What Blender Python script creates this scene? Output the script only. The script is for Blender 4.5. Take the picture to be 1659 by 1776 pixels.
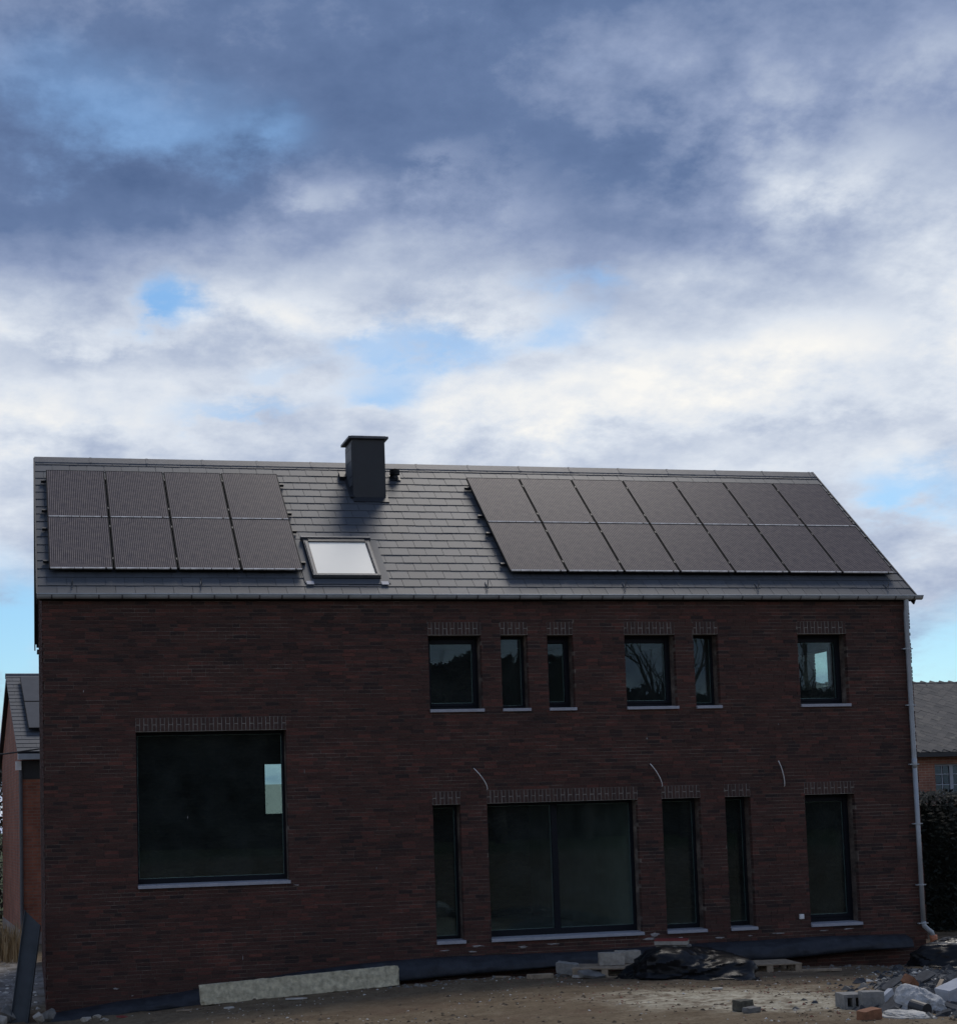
import bpy, bmesh, math, random
from mathutils import Vector, Matrix, noise
R = math.radians
S = bpy.context.scene
for o in list(bpy.data.objects): bpy.data.objects.remove(o)
COL = S.collection

# ------------------------------------------------------------------ camera
cam_d = bpy.data.cameras.new('camera'); cam = bpy.data.objects.new('camera', cam_d); COL.objects.link(cam)
cam_d.sensor_fit = 'HORIZONTAL'; cam_d.sensor_width = 36.0; cam_d.lens = 36.0*2801.9/1659
cam_d.shift_x = (829.5-676.8)/1659; cam_d.shift_y = (1180.14-888.0)/1659
cam_d.clip_start = .1; cam_d.clip_end = 2000
M = Matrix(((0.9754116, 0.0098867, -0.2201692, -.2573), (-0.2184493, -0.0889455, -0.9717863, -25.5017),
            (-0.0291908, 0.9959874, -0.0845988, 2.0026), (0, 0, 0, 1)))
cam.matrix_world = M
S.camera = cam

# ------------------------------------------------------------------ sun and sky
SUN_AZ, SUN_EL = 28.0, 54.0          # azimuth from +Y towards +X
sun_d = bpy.data.lights.new('sun', 'SUN'); sun = bpy.data.objects.new('sun', sun_d); COL.objects.link(sun)
sun_d.energy = 1.5; sun_d.angle = R(20); sun_d.color = (1, .93, .84)
sdir = Vector((math.cos(R(SUN_EL))*math.sin(R(SUN_AZ)), math.cos(R(SUN_EL))*math.cos(R(SUN_AZ)), math.sin(R(SUN_EL))))
sun.rotation_euler = sdir.to_track_quat('Z', 'Y').to_euler()
sun.location = (20, 30, 40)

W = bpy.data.worlds.new('World'); S.world = W; W.use_nodes = True
wn = W.node_tree; wn.nodes.clear()
def N(t, typ, **kw):
    n = t.nodes.new(typ)
    for k, v in kw.items(): setattr(n, k, v)
    return n
def wmath(op, a, b=None, c=None, clamp=False, t=wn):
    n = N(t, 'ShaderNodeMath', operation=op, use_clamp=clamp)
    for i, x in enumerate((a, b, c)):
        if x is None: continue
        if isinstance(x, (int, float)): n.inputs[i].default_value = x
        else: t.links.new(x, n.inputs[i])
    return n.outputs[0]
def wvec(op, a, b=None, t=wn):
    n = N(t, 'ShaderNodeVectorMath', operation=op)
    for i, x in enumerate((a, b)):
        if x is None: continue
        if isinstance(x, (tuple, list)): n.inputs[i].default_value = x
        else: t.links.new(x, n.inputs[i])
    return n.outputs['Value'] if op in ('DOT_PRODUCT', 'LENGTH') else n.outputs[0]
def build_sky():
    L = wn.links.new
    out = N(wn, 'ShaderNodeOutputWorld'); bg = N(wn, 'ShaderNodeBackground')
    sky = N(wn, 'ShaderNodeTexSky', sky_type='NISHITA'); sky.sun_disc = False
    sky.sun_elevation = R(SUN_EL); sky.sun_rotation = R(SUN_AZ); sky.air_density = 1.0; sky.dust_density = .6; sky.ozone_density = 2.0
    tc = N(wn, 'ShaderNodeTexCoord'); d = wvec('NORMALIZE', tc.outputs['Generated'])
    sp = N(wn, 'ShaderNodeSeparateXYZ'); L(d, sp.inputs[0])
    az = wmath('MULTIPLY', wmath('ARCTAN2', sp.outputs[0], sp.outputs[1]), 180/math.pi)
    el = wmath('MULTIPLY', wmath('ARCSINE', sp.outputs[2]), 180/math.pi)
    den = wmath('ADD', wmath('MAXIMUM', sp.outputs[2], 0.0), .30)
    cb = N(wn, 'ShaderNodeCombineXYZ')
    L(wmath('DIVIDE', sp.outputs[0], den), cb.inputs[0]); L(wmath('DIVIDE', sp.outputs[1], den), cb.inputs[1]); cb.inputs[2].default_value = 3.7
    flat = cb.outputs[0]
    def fbm(vec, scale, detail=7, rough=.55, dist=0.0):
        n = N(wn, 'ShaderNodeTexNoise', noise_dimensions='2D'); n.inputs['Scale'].default_value = scale; n.inputs['Detail'].default_value = detail
        n.inputs['Roughness'].default_value = rough; n.inputs['Distortion'].default_value = dist; L(vec, n.inputs['Vector']); return n
    n1 = fbm(flat, 2.6, 7, .6); n2 = fbm(flat, 9.0, 6, .62); n3 = fbm(flat, .9, 2, .5)
    c1 = wmath('SUBTRACT', n1.outputs[0], .5); c2 = wmath('SUBTRACT', n2.outputs[0], .5)
    c = N(wn, 'ShaderNodeCombineXYZ')
    L(wmath('ADD', az, wmath('MULTIPLY_ADD', c1, 7.0, wmath('MULTIPLY', c2, 3.5))), c.inputs[0])
    L(wmath('ADD', el, wmath('MULTIPLY_ADD', c2, 2.8, wmath('MULTIPLY', c1, -2.0))), c.inputs[1])
    p = c.outputs[0]
    ps = N(wn, 'ShaderNodeSeparateXYZ'); L(p, ps.inputs[0])
    def spread(v):
        n = N(wn, 'ShaderNodeCombineXYZ')
        for k in range(3): L(v, n.inputs[k])
        return n.outputs[0]
    pa, pe = spread(ps.outputs[0]), spread(ps.outputs[1])
    def blobs(lst, start):
        """soft cloud masses at world azimuth and elevation, three at a time"""
        acc = start
        lst = list(lst)+[(0, 0, 1, 1, 0)]*(-len(lst) % 3)
        for k in range(0, len(lst), 3):
            g = list(zip(*lst[k:k+3]))
            a = wvec('MULTIPLY', wvec('SUBTRACT', pa, g[0]), [.56/x for x in g[2]])
            e = wvec('MULTIPLY', wvec('SUBTRACT', pe, g[1]), [.56/x for x in g[3]])
            den = wvec('ADD', wvec('MULTIPLY', a, a), wvec('ADD', wvec('MULTIPLY', e, e), (1, 1, 1)))
            q = wvec('MULTIPLY', wvec('MULTIPLY', den, den), den)
            acc = wmath('ADD', acc, wvec('DOT_PRODUCT', wvec('DIVIDE', g[4], q), (1, 1, 1)))
        return acc
    B = [(2.31, 21.68, 5.6, 2.0, -0.2), (21.72, 21.64, 4.3, 2.0, -0.2), (13.5, 25.74, 5.33, 1.64, -0.1), (1.35, 25.42, 4.1, 2.18, -0.05), (2.43, 16.29, 2.66, 0.5, -0.16), (12.92, 21.36, 2.05, 0.73, -0.06), (7.3, 22.99, 1.23, 1.09, -0.08), (29.51, 20.83, 2.66, 1.27, 0.32), (29.31, 24.07, 4.51, 1.64, 0.2), (33.01, 24.72, 1.64, 1.46, 0.15), (9.06, 18.18, 2.66, 0.82, 0.2), (17.4, 17.55, 3.07, 1.09, 0.16), (26.47, 15.54, 5.74, 1.09, 0.22), (19.74, 14.08, 4.1, 0.91, 0.16), (2.2, 14.05, 3.07, 0.91, 0.14), (14.03, 22.82, 1.64, 0.55, 0.16), (10.84, 22.15, 1.23, 0.46, 0.12), (31.89, 15.91, 1.84, 2.0, -0.14), (26.71, 12.51, 5.12, 0.64, -0.1), (17.56, 21.54, 1.64, 0.73, 0.08)]
    H = [(6.0, 23.8, 5.4, 1.9, 0.55), (8.37, 24.1, 1.2, 0.9, 0.25), (5.53, 18.1, 1.2, 0.95, 0.95), (15.06, 16.4, 2.6, 0.9, 0.75), (19.04, 17.2, 1.4, 1.3, 0.6), (19.94, 18.85, 2.0, 0.6, 0.6), (11.5, 16.9, 2.0, 0.6, 0.5), (7.72, 14.6, 2.6, 0.5, 0.7), (13.13, 14.9, 1.7, 0.8, 0.65), (9.0, 15.84, 2.6, 0.5, 0.4), (31.58, 10.3, 2.2, 1.0, 0.6), (31.85, 4.6, 2.6, 1.6, 0.75), (31.2, 8.2, 2.0, .8, -.35), (-0.27, 6.5, 2.2, 2.6, 0.95), (1.5, 25.2, 4.0, 1.6, 0.25), (21.0, 25.6, 3.5, 0.9, 0.2)]
    nz = wmath('MULTIPLY_ADD', c1, .80, wmath('MULTIPLY', c2, .46))
    er = N(wn, 'ShaderNodeMapRange'); er.inputs[1].default_value = 0; er.inputs[2].default_value = 90; L(el, er.inputs[0])
    ramp = N(wn, 'ShaderNodeValToRGB'); cr = ramp.color_ramp; L(er.outputs[0], ramp.inputs[0])
    stops = ((0, .60), (7/90, .62), (11/90, .70), (15.5/90, .77), (18/90, .66), (20.5/90, .45), (24/90, .33), (30/90, .27), (50/90, .28), (1, .30))
    cr.elements[0].position = 0; cr.elements[1].position = 1
    for i, (q, v) in enumerate(stops):
        e = cr.elements[0] if i == 0 else (cr.elements[-1] if i == len(stops)-1 else cr.elements.new(q))
        e.color = (v, v, v, 1)
    b = wmath('ADD', blobs(B, nz), ramp.outputs[0])
    cc = N(wn, 'ShaderNodeValToRGB'); L(b, cc.inputs[0]); cr = cc.color_ramp
    cs = ((0.0, (.084, .138, .275)), (.22, (.132, .198, .36)), (.42, (.275, .345, .52)), (.62, (.48, .55, .69)), (.80, (.71, .765, .85)), (1.0, (.95, .94, .91)))
    for i, (q, v) in enumerate(cs):
        e = cr.elements[0] if i == 0 else (cr.elements[-1] if i == len(cs)-1 else cr.elements.new(q))
        e.position = q; e.color = (*v, 1)
    hz = wmath('MULTIPLY_ADD', c2, .55, wmath('MULTIPLY', c1, .5))
    h0 = wmath('SUBTRACT', wmath('MULTIPLY', wmath('SUBTRACT', n3.outputs[0], .5), .9), .05)
    h = blobs(H, wmath('ADD', hz, h0))
    mr = N(wn, 'ShaderNodeMapRange', interpolation_type='SMOOTHSTEP'); mr.inputs[1].default_value = .02; mr.inputs[2].default_value = .85; L(h, mr.inputs[0])
    sk = wvec('MULTIPLY', sky.outputs[0], (.078, .105, .118))
    mx = N(wn, 'ShaderNodeMix', data_type='RGBA'); L(mr.outputs[0], mx.inputs[0]); L(cc.outputs[0], mx.inputs[6]); L(sk, mx.inputs[7])
    L(mx.outputs[2], bg.inputs[0]); bg.inputs[1].default_value = 1.0
    L(bg.outputs[0], out.inputs[0])
build_sky()
try:
    W.cycles.sampling_method = 'MANUAL'; W.cycles.sample_map_resolution = 512
except Exception: pass
S.cycles.max_bounces = 6; S.cycles.diffuse_bounces = 3; S.cycles.glossy_bounces = 3; S.cycles.transparent_max_bounces = 10
S.view_settings.view_transform = 'Standard'; S.view_settings.look = 'None'; S.view_settings.exposure = 0; S.view_settings.gamma = 1
S.view_settings.use_curve_mapping = False

# ------------------------------------------------------------------ helpers
def tag(o, label=None, cat=None, group=None, kind=None):
    if label: o['label'] = label
    if cat: o['category'] = cat
    if group: o['group'] = group
    if kind: o['kind'] = kind
    elif cat: o['kind'] = 'thing'
    return o
def empty(name, loc=(0, 0, 0), rz=0.0):
    o = bpy.data.objects.new(name, None); COL.objects.link(o); o.location = loc; o.rotation_euler = (0, 0, rz)
    o.empty_display_size = .2
    return o
class MB:
    """collects faces with a random value for each piece"""
    def __init__(s): s.v = []; s.f = []; s.r = []
    def add(s, vs, fs, r=0.0):
        b = len(s.v); s.v += [tuple(x) for x in vs]
        for f in fs: s.f.append([b+i for i in f]); s.r.append(r)
    def box(s, x0, x1, y0, y1, z0, z1, r=0.0, skip=()):
        vs = [(x0, y0, z0), (x1, y0, z0), (x1, y1, z0), (x0, y1, z0), (x0, y0, z1), (x1, y0, z1), (x1, y1, z1), (x0, y1, z1)]
        fs = dict(b=(0, 3, 2, 1), t=(4, 5, 6, 7), f=(0, 1, 5, 4), k=(2, 3, 7, 6), l=(3, 0, 4, 7), r=(1, 2, 6, 5))
        s.add(vs, [f for k, f in fs.items() if k not in skip], r)
    def obox(s, c, ax, ay, az, r=0.0):
        """box from centre and three half-axis vectors"""
        c = Vector(c); ax = Vector(ax); ay = Vector(ay); az = Vector(az)
        vs = [c+sx*ax+sy*ay+sz*az for sz in (-1, 1) for sx, sy in ((-1, -1), (1, -1), (1, 1), (-1, 1))]
        s.add(vs, [(0, 3, 2, 1), (4, 5, 6, 7), (0, 1, 5, 4), (1, 2, 6, 5), (2, 3, 7, 6), (3, 0, 4, 7)], r)
    def tube(s, pts, rad, n=8, r=0.0, cap=True):
        pts = [Vector(p) for p in pts]; rads = rad if isinstance(rad, (list, tuple)) else [rad]*len(pts)
        vs = []; fs = []; up = None
        for i, p in enumerate(pts):
            t = (pts[min(i+1, len(pts)-1)]-pts[max(i-1, 0)]).normalized()
            if up is None: up = t.orthogonal().normalized()
            a = (up-t*up.dot(t)).normalized(); b_ = t.cross(a); up = a
            for k in range(n):
                an = 2*math.pi*k/n; vs.append(p+(a*math.cos(an)+b_*math.sin(an))*rads[i])
        for i in range(len(pts)-1):
            for k in range(n):
                fs.append((i*n+k, i*n+(k+1) % n, (i+1)*n+(k+1) % n, (i+1)*n+k))
        if cap: fs.append(tuple(range(n))[::-1]); fs.append(tuple((len(pts)-1)*n+k for k in range(n)))
        s.add(vs, fs, r)
    def mesh(s, name, mat, smooth=False):
        me = bpy.data.meshes.new(name); me.from_pydata(s.v, [], s.f); me.materials.append(mat)
        a = me.attributes.new('rnd', 'FLOAT', 'FACE'); a.data.foreach_set('value', s.r)
        if smooth: me.shade_smooth()
        me.update(); return me
    def build(s, name, mat, parent=None, smooth=False, bevel=0.0):
        o = bpy.data.objects.new(name, s.mesh(name, mat, smooth)); COL.objects.link(o)
        if parent: o.parent = parent
        if bevel:
            m = o.modifiers.new('bevel', 'BEVEL'); m.width = bevel; m.segments = 2; m.limit_method = 'ANGLE'
        return o
def inst(name, me, parent, mw):
    o = bpy.data.objects.new(name, me); COL.objects.link(o); o.parent = parent; o.matrix_local = mw; return o

# ------------------------------------------------------------------ materials
def new_mat(name):
    m = bpy.data.materials.new(name); m.use_nodes = True; t = m.node_tree; t.nodes.clear()
    out = N(t, 'ShaderNodeOutputMaterial'); b = N(t, 'ShaderNodeBsdfPrincipled'); t.links.new(b.outputs[0], out.inputs[0])
    return m, t, b, out
def noise_n(t, scale, detail=5, rough=.6, coord='Object', vec=None, stretch=None):
    n = N(t, 'ShaderNodeTexNoise'); n.inputs['Scale'].default_value = scale; n.inputs['Detail'].default_value = detail; n.inputs['Roughness'].default_value = rough
    if vec is None:
        tc = N(t, 'ShaderNodeTexCoord'); vec = tc.outputs[coord]
        if coord == 'World':
            vec = None
    if stretch:
        mp = N(t, 'ShaderNodeMapping'); mp.inputs['Scale'].default_value = stretch; t.links.new(vec, mp.inputs[0]); vec = mp.outputs[0]
    t.links.new(vec, n.inputs['Vector']); return n.outputs[0]
def ramp_n(t, fac, stops, const=False):
    r = N(t, 'ShaderNodeValToRGB'); t.links.new(fac, r.inputs[0]); cr = r.color_ramp
    if const: cr.interpolation = 'CONSTANT'
    for i, (q, v) in enumerate(stops):
        e = cr.elements[0] if i == 0 else (cr.elements[-1] if i == len(stops)-1 else cr.elements.new(q))
        e.position = q; e.color = (*v, 1)
    return r.outputs[0]
def mixc(t, fac, a, b, mode='MIX'):
    m = N(t, 'ShaderNodeMix', data_type='RGBA', blend_type=mode)
    for i, x in ((0, fac), (6, a), (7, b)):
        if isinstance(x, (int, float)): m.inputs[i].default_value = x
        elif isinstance(x, tuple): m.inputs[i].default_value = (*x, 1)
        else: t.links.new(x, m.inputs[i])
    return m.outputs[2]
def bump(t, b, h, strength=.3, dist=.02):
    n = N(t, 'ShaderNodeBump'); n.inputs['Strength'].default_value = strength; n.inputs['Distance'].default_value = dist
    t.links.new(h, n.inputs['Height']); t.links.new(n.outputs[0], b.inputs['Normal'])
def simple(name, col, rough=.7, metal=0.0, var=.25, scale=6, bstr=.15, bdist=.01, spec=.5, coord='Object', dark=None):
    m, t, b, _ = new_mat(name)
    n = noise_n(t, scale, 6, .6, coord)
    c2 = dark or tuple(c*(1-var) for c in col); c1 = tuple(min(1, c*(1+var)) for c in col)
    t.links.new(ramp_n(t, n, ((.3, c2), (.7, c1))), b.inputs['Base Color'])
    b.inputs['Roughness'].default_value = rough; b.inputs['Metallic'].default_value = metal; b.inputs['Specular IOR Level'].default_value = spec
    if bstr: bump(t, b, noise_n(t, scale*5, 5, .6, coord), bstr, bdist)
    return m
def pos_vec(t):
    return N(t, 'ShaderNodeNewGeometry').outputs['Position']
def rnd_fac(t, mul=1.0):
    a = N(t, 'ShaderNodeAttribute', attribute_name='rnd'); oi = N(t, 'ShaderNodeObjectInfo')
    return wmath('FRACT', wmath('ADD', a.outputs['Fac'], oi.outputs['Random'], t=t), t=t)
def brick_mat(name, stops, patch=.45, gain=1.0):
    m, t, b, _ = new_mat(name); L = t.links.new
    r = rnd_fac(t); P = pos_vec(t)
    big = noise_n(t, .55, 4, .6, vec=P, stretch=(1, 1, 1.6)); mid = noise_n(t, 2.6, 3, .65, vec=P, stretch=(.5, 1, 5.5)); fine = noise_n(t, 45, 5, .65, vec=P)
    f = wmath('ADD', wmath('MULTIPLY', wmath('SUBTRACT', big, .5, t=t), 1.0, t=t), wmath('MULTIPLY', wmath('SUBTRACT', mid, .5, t=t), 1.35, t=t), t=t)
    f2 = wmath('ADD', wmath('MULTIPLY', r, 1-patch, t=t), wmath('MULTIPLY', wmath('ADD', f, .5, t=t), patch, t=t), clamp=True, t=t)
    c = ramp_n(t, f2, stops)
    c = mixc(t, 1.0, c, ramp_n(t, fine, ((.25, (.62*gain,)*3), (.75, (1.35*gain,)*3))), 'MULTIPLY')
    L(c, b.inputs['Base Color']); b.inputs['Roughness'].default_value = .88; b.inputs['Specular IOR Level'].default_value = .25
    bump(t, b, fine, .5, .004)
    return m
BR = ((.0, (.020, .017, .018)), (.22, (.042, .028, .026)), (.42, (.080, .038, .031)), (.58, (.072, .041, .034)), (.78, (.120, .048, .038)), (1.0, (.18, .074, .054)))
M_brick = brick_mat('dark_red_brick', BR)
M_brick_l = brick_mat('lintel_brick', ((0, (.05, .035, .031)), (.5, (.075, .046, .039)), (1, (.10, .06, .048))))
def mortar_mat():
    m, t, b, _ = new_mat('grey_joint_mortar'); P = pos_vec(t)
    n = noise_n(t, 1.3, 6, .7, vec=P, stretch=(.45, 1, 2.2)); f = noise_n(t, 20, 4, .7, vec=P, stretch=(.4, 1, 1))
    c = ramp_n(t, n, ((.34, (.050, .038, .032)), (.5, (.12, .092, .075)), (.66, (.25, .205, .17))))
    c = mixc(t, 1.0, c, ramp_n(t, f, ((.3, (.6,)*3), (.7, (1.4,)*3))), 'MULTIPLY'); t.links.new(c, b.inputs['Base Color']); b.inputs['Roughness'].default_value = .95; return m
M_mortar = mortar_mat()
M_pale_joint = simple('pale_joint_mortar', (.34, .32, .29), .95, var=.35, scale=20)
M_smear = simple('mortar_smear', (.32, .30, .29), .9, var=.35, scale=20)
M_frame = simple('anthracite_frame', (.012, .014, .019), .5, var=.1, scale=3, bstr=0, spec=.12)
M_spacer = simple('aluminium_spacer', (.42, .44, .46), .35, metal=.6, var=.1, scale=8, bstr=0)
M_sill = simple('blue_stone_sill', (.36, .37, .41), .55, var=.12, scale=12)
M_zinc = simple('zinc_sheet', (.36, .39, .41), .45, metal=.2, var=.15, scale=4, bstr=.05)
M_blackmetal = simple('black_metal', (.018, .02, .024), .5, var=.2, scale=6, bstr=.05)
M_flash = simple('lead_flashing', (.085, .09, .10), .5, metal=.2, var=.2, scale=8)
M_plaster = simple('interior_plaster', (.32, .32, .30), .95, var=.15, scale=2)
M_blind = simple('white_blind', (.80, .81, .78), .9, var=.03, scale=2, bstr=0)
M_concrete = simple('weathered_concrete', (.56, .51, .36), .95, var=.4, scale=11, bstr=.6, bdist=.02)
M_block = simple('grey_concrete_block', (.24, .235, .22), .95, var=.25, scale=14, bstr=.6, bdist=.01)
M_block_pale = simple('pale_concrete_block', (.36, .33, .28), .95, var=.25, scale=14, bstr=.6, bdist=.01)
M_wood = simple('weathered_wood', (.30, .235, .165), .9, var=.35, scale=10, bstr=.4)
M_steel = simple('painted_steel', (.034, .042, .048), .6, var=.3, scale=5, bstr=.2)
M_redbrick = simple('loose_red_brick', (.19, .075, .05), .92, var=.35, scale=12, bstr=.5)
M_orange = simple('loose_orange_brick', (.25, .115, .06), .92, var=.3, scale=12, bstr=.5)
M_redpaint = simple('red_painted_board', (.22, .035, .03), .6, var=.25, scale=8)
M_pvc = simple('orange_plastic_pipe', (.42, .15, .07), .5, var=.15, scale=5, bstr=0)
M_white = simple('white_plastic', (.75, .75, .74), .5, var=.06, scale=6, bstr=0)
M_foam = simple('white_foam', (.42, .44, .47), .9, var=.12, scale=9, bstr=.2)
M_sack = simple('white_woven_sack', (.42, .42, .41), .75, var=.22, scale=12, bstr=.5, bdist=.02)
M_slatechip = simple('broken_slate', (.06, .064, .07), .8, var=.35, scale=8, spec=.08)
M_rubblegrey = simple('grey_rubble', (.155, .15, .138), .95, var=.45, scale=6, bstr=.5)
M_rubblepale = simple('pale_rubble', (.52, .50, .45), .95, var=.3, scale=8, bstr=.4)
def slate_mat():
    m, t, b, _ = new_mat('fibre_cement_slate'); L = t.links.new
    r = rnd_fac(t); P = pos_vec(t); big = noise_n(t, .8, 4, .6, vec=P); fine = noise_n(t, 30, 5, .6, vec=P)
    c = ramp_n(t, r, ((0, (.076, .084, .095)), (.5, (.084, .092, .104)), (1, (.092, .101, .114))))
    c = mixc(t, 1.0, c, ramp_n(t, big, ((.3, (.85,)*3), (.7, (1.12,)*3))), 'MULTIPLY'); c = mixc(t, 1.0, c, ramp_n(t, fine, ((.3, (.9,)*3), (.7, (1.08,)*3))), 'MULTIPLY')
    L(c, b.inputs['Base Color']); b.inputs['Roughness'].default_value = .5; b.inputs['Specular IOR Level'].default_value = .16
    bump(t, b, fine, .15, .004); return m
M_slate = slate_mat()
def pv_mat():
    m, t, b, _ = new_mat('solar_cells_under_glass'); L = t.links.new
    tc = N(t, 'ShaderNodeTexCoord'); sp = N(t, 'ShaderNodeSeparateXYZ'); L(tc.outputs['Object'], sp.inputs[0])
    x = sp.outputs[0]; y = sp.outputs[1]
    st = wmath('PINGPONG', wmath('ADD', x, 10, t=t), .0156, t=t)               # bus bars
    f = wmath('DIVIDE', st, .0156, t=t)
    n = noise_n(t, 9, 4, .6); n2 = noise_n(t, 160, 2, .6)
    f = wmath('SMOOTH_MIN', wmath('POWER', f, 1.5, t=t), 1.0, 0.0, t=t)
    c = mixc(t, f, (.040, .033, .034), (.32, .275, .262))
    c = mixc(t, 1.0, c, ramp_n(t, n, ((.3, (.75, .75, .8)), (.7, (1.25, 1.2, 1.12)))), 'MULTIPLY')
    c = mixc(t, 1.0, c, ramp_n(t, n2, ((.3, (.75,)*3), (.7, (1.25,)*3))), 'MULTIPLY')
    L(c, b.inputs['Base Color']); b.inputs['Roughness'].default_value = .3; b.inputs['Specular IOR Level'].default_value = .02
    return m
M_pv = pv_mat()
M_pvframe = simple('black_anodised_frame', (.020, .020, .022), .6, var=.1, scale=5, bstr=0, spec=.05)
M_lipglint = simple('lip_sky_glint', (.58, .56, .54), .6, metal=.0, spec=.1, var=.45, scale=7, bstr=0)  # pale colour paints the sky's reflection on the black frame edge
def glass_mat(name, tint, refl, dust=0.0):
    m = bpy.data.materials.new(name); m.use_nodes = True; t = m.node_tree; t.nodes.clear(); L = t.links.new
    out = N(t, 'ShaderNodeOutputMaterial'); tr = N(t, 'ShaderNodeBsdfTransparent'); gl = N(t, 'ShaderNodeBsdfGlossy'); mx = N(t, 'ShaderNodeMixShader')
    tr.inputs[0].default_value = (*tint, 1); gl.inputs['Roughness'].default_value = .0; gl.inputs[0].default_value = (.74, .92, 1, 1)
    fr = N(t, 'ShaderNodeFresnel'); bf = N(t, 'ShaderNodeNewGeometry')
    L(wmath('MULTIPLY_ADD', bf.outputs['Backfacing'], 1/1.5-1.5, 1.5, t=t), fr.inputs[0])     # same pane from either face
    L(wmath('MULTIPLY', fr.outputs[0], refl, clamp=True, t=t), mx.inputs[0]); L(tr.outputs[0], mx.inputs[1]); L(gl.outputs[0], mx.inputs[2]); L(mx.outputs[0], out.inputs[0])
    if dust:
        df = N(t, 'ShaderNodeBsdfDiffuse'); df.inputs[0].default_value = (.40, .44, .44, 1); m2 = N(t, 'ShaderNodeMixShader')
        L(ramp_n(t, noise_n(t, 2.2, 6, .65), ((.3, (dust*.35,)*3), (.75, (dust*1.5,)*3))), m2.inputs[0]); L(mx.outputs[0], m2.inputs[1]); L(df.outputs[0], m2.inputs[2]); L(m2.outputs[0], out.inputs[0])
    bm = N(t, 'ShaderNodeBump'); bm.inputs['Strength'].default_value = .02; bm.inputs['Distance'].default_value = .01
    L(noise_n(t, 1.4, 2, .5), bm.inputs['Height']); L(bm.outputs[0], gl.inputs['Normal']); return m
M_glass = glass_mat('double_glazing', (.80, .89, .87), .75, .028)
M_skyglass = simple('white_filmed_glass', (.90, .86, .74), .38, var=.02, scale=2, bstr=0, spec=.35)
def plastic_mat(name, col, rough):
    m, t, b, _ = new_mat(name)
    n = noise_n(t, 5, 6, .65); t.links.new(ramp_n(t, n, ((.3, tuple(c*.6 for c in col)), (.75, tuple(c*1.5 for c in col)))), b.inputs['Base Color'])
    b.inputs['Roughness'].default_value = rough; b.inputs['Specular IOR Level'].default_value = .22; bump(t, b, noise_n(t, 5, 3, .6), .25, .04); return m
M_tarp = plastic_mat('black_plastic_sheet', (.007, .008, .010), .34)
M_membrane = plastic_mat('black_membrane', (.030, .034, .042), .5)

def ground_mat():
    m, t, b, _ = new_mat('building_site_earth'); L = t.links.new
    P = pos_vec(t)
    a = noise_n(t, .5, 6, .65, vec=P); c = noise_n(t, 3.0, 7, .7, vec=P); f = noise_n(t, 22, 6, .7, vec=P)
    col = ramp_n(t, c, ((.25, (.082, .057, .034)), (.45, (.140, .104, .064)), (.6, (.178, .137, .088)), (.8, (.23, .185, .13))))
    red = mixc(t, wmath('MULTIPLY', ramp_n(t, a, ((.5, (0,)*3), (.66, (1,)*3))), .5, t=t), col, (.112, .068, .045))
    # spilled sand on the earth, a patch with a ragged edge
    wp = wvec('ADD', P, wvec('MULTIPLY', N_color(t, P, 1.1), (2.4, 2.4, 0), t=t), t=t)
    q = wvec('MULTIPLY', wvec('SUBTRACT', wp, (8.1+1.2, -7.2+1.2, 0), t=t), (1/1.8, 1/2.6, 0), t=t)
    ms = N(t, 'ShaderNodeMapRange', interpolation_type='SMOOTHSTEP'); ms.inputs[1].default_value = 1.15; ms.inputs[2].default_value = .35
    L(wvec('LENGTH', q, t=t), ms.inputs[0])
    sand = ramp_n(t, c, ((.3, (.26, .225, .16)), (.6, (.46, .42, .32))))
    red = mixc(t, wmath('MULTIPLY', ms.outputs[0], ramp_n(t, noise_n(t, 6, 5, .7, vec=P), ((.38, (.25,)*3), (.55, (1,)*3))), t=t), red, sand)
    # trampled grey grit beside the gable
    q2 = wvec('MULTIPLY', wvec('SUBTRACT', wp, (-2.6+1.2, 4.2+1.2, 0), t=t), (1/3.2, 1/4.0, 0), t=t)
    m2 = N(t, 'ShaderNodeMapRange', interpolation_type='SMOOTHSTEP'); m2.inputs[1].default_value = 1.3; m2.inputs[2].default_value = .7
    L(wvec('LENGTH', q2, t=t), m2.inputs[0])
    red = mixc(t, wmath('MULTIPLY', m2.outputs[0], .85, t=t), red, ramp_n(t, c, ((.35, (.10, .09, .07)), (.55, (.30, .29, .28)))))
    # grass further off
    sp = N(t, 'ShaderNodeSeparateXYZ'); L(P, sp.inputs[0])
    g1 = N(t, 'ShaderNodeMapRange'); g1.inputs[1].default_value = 24; g1.inputs[2].default_value = 34
    dv = wvec('LENGTH', wvec('MULTIPLY', wvec('SUBTRACT', P, (7, -6, 0), t=t), (1, 1, 0), t=t), t=t); L(dv, g1.inputs[0])
    red = mixc(t, g1.outputs[0], red, ramp_n(t, c, ((.3, (.035, .05, .018)), (.7, (.075, .09, .035)))))
    red = mixc(t, 1.0, red, ramp_n(t, f, ((.25, (.6,)*3), (.75, (1.4,)*3))), 'MULTIPLY')
    L(red, b.inputs['Base Color']); b.inputs['Roughness'].default_value = .97; b.inputs['Specular IOR Level'].default_value = .2
    bump(t, b, f, .7, .03); return m
def N_color(t, P, scale):
    n = N(t, 'ShaderNodeTexNoise'); n.inputs['Scale'].default_value = scale; n.inputs['Detail'].default_value = 4; t.links.new(P, n.inputs['Vector']); return n.outputs['Color']
M_ground = ground_mat()

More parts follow.
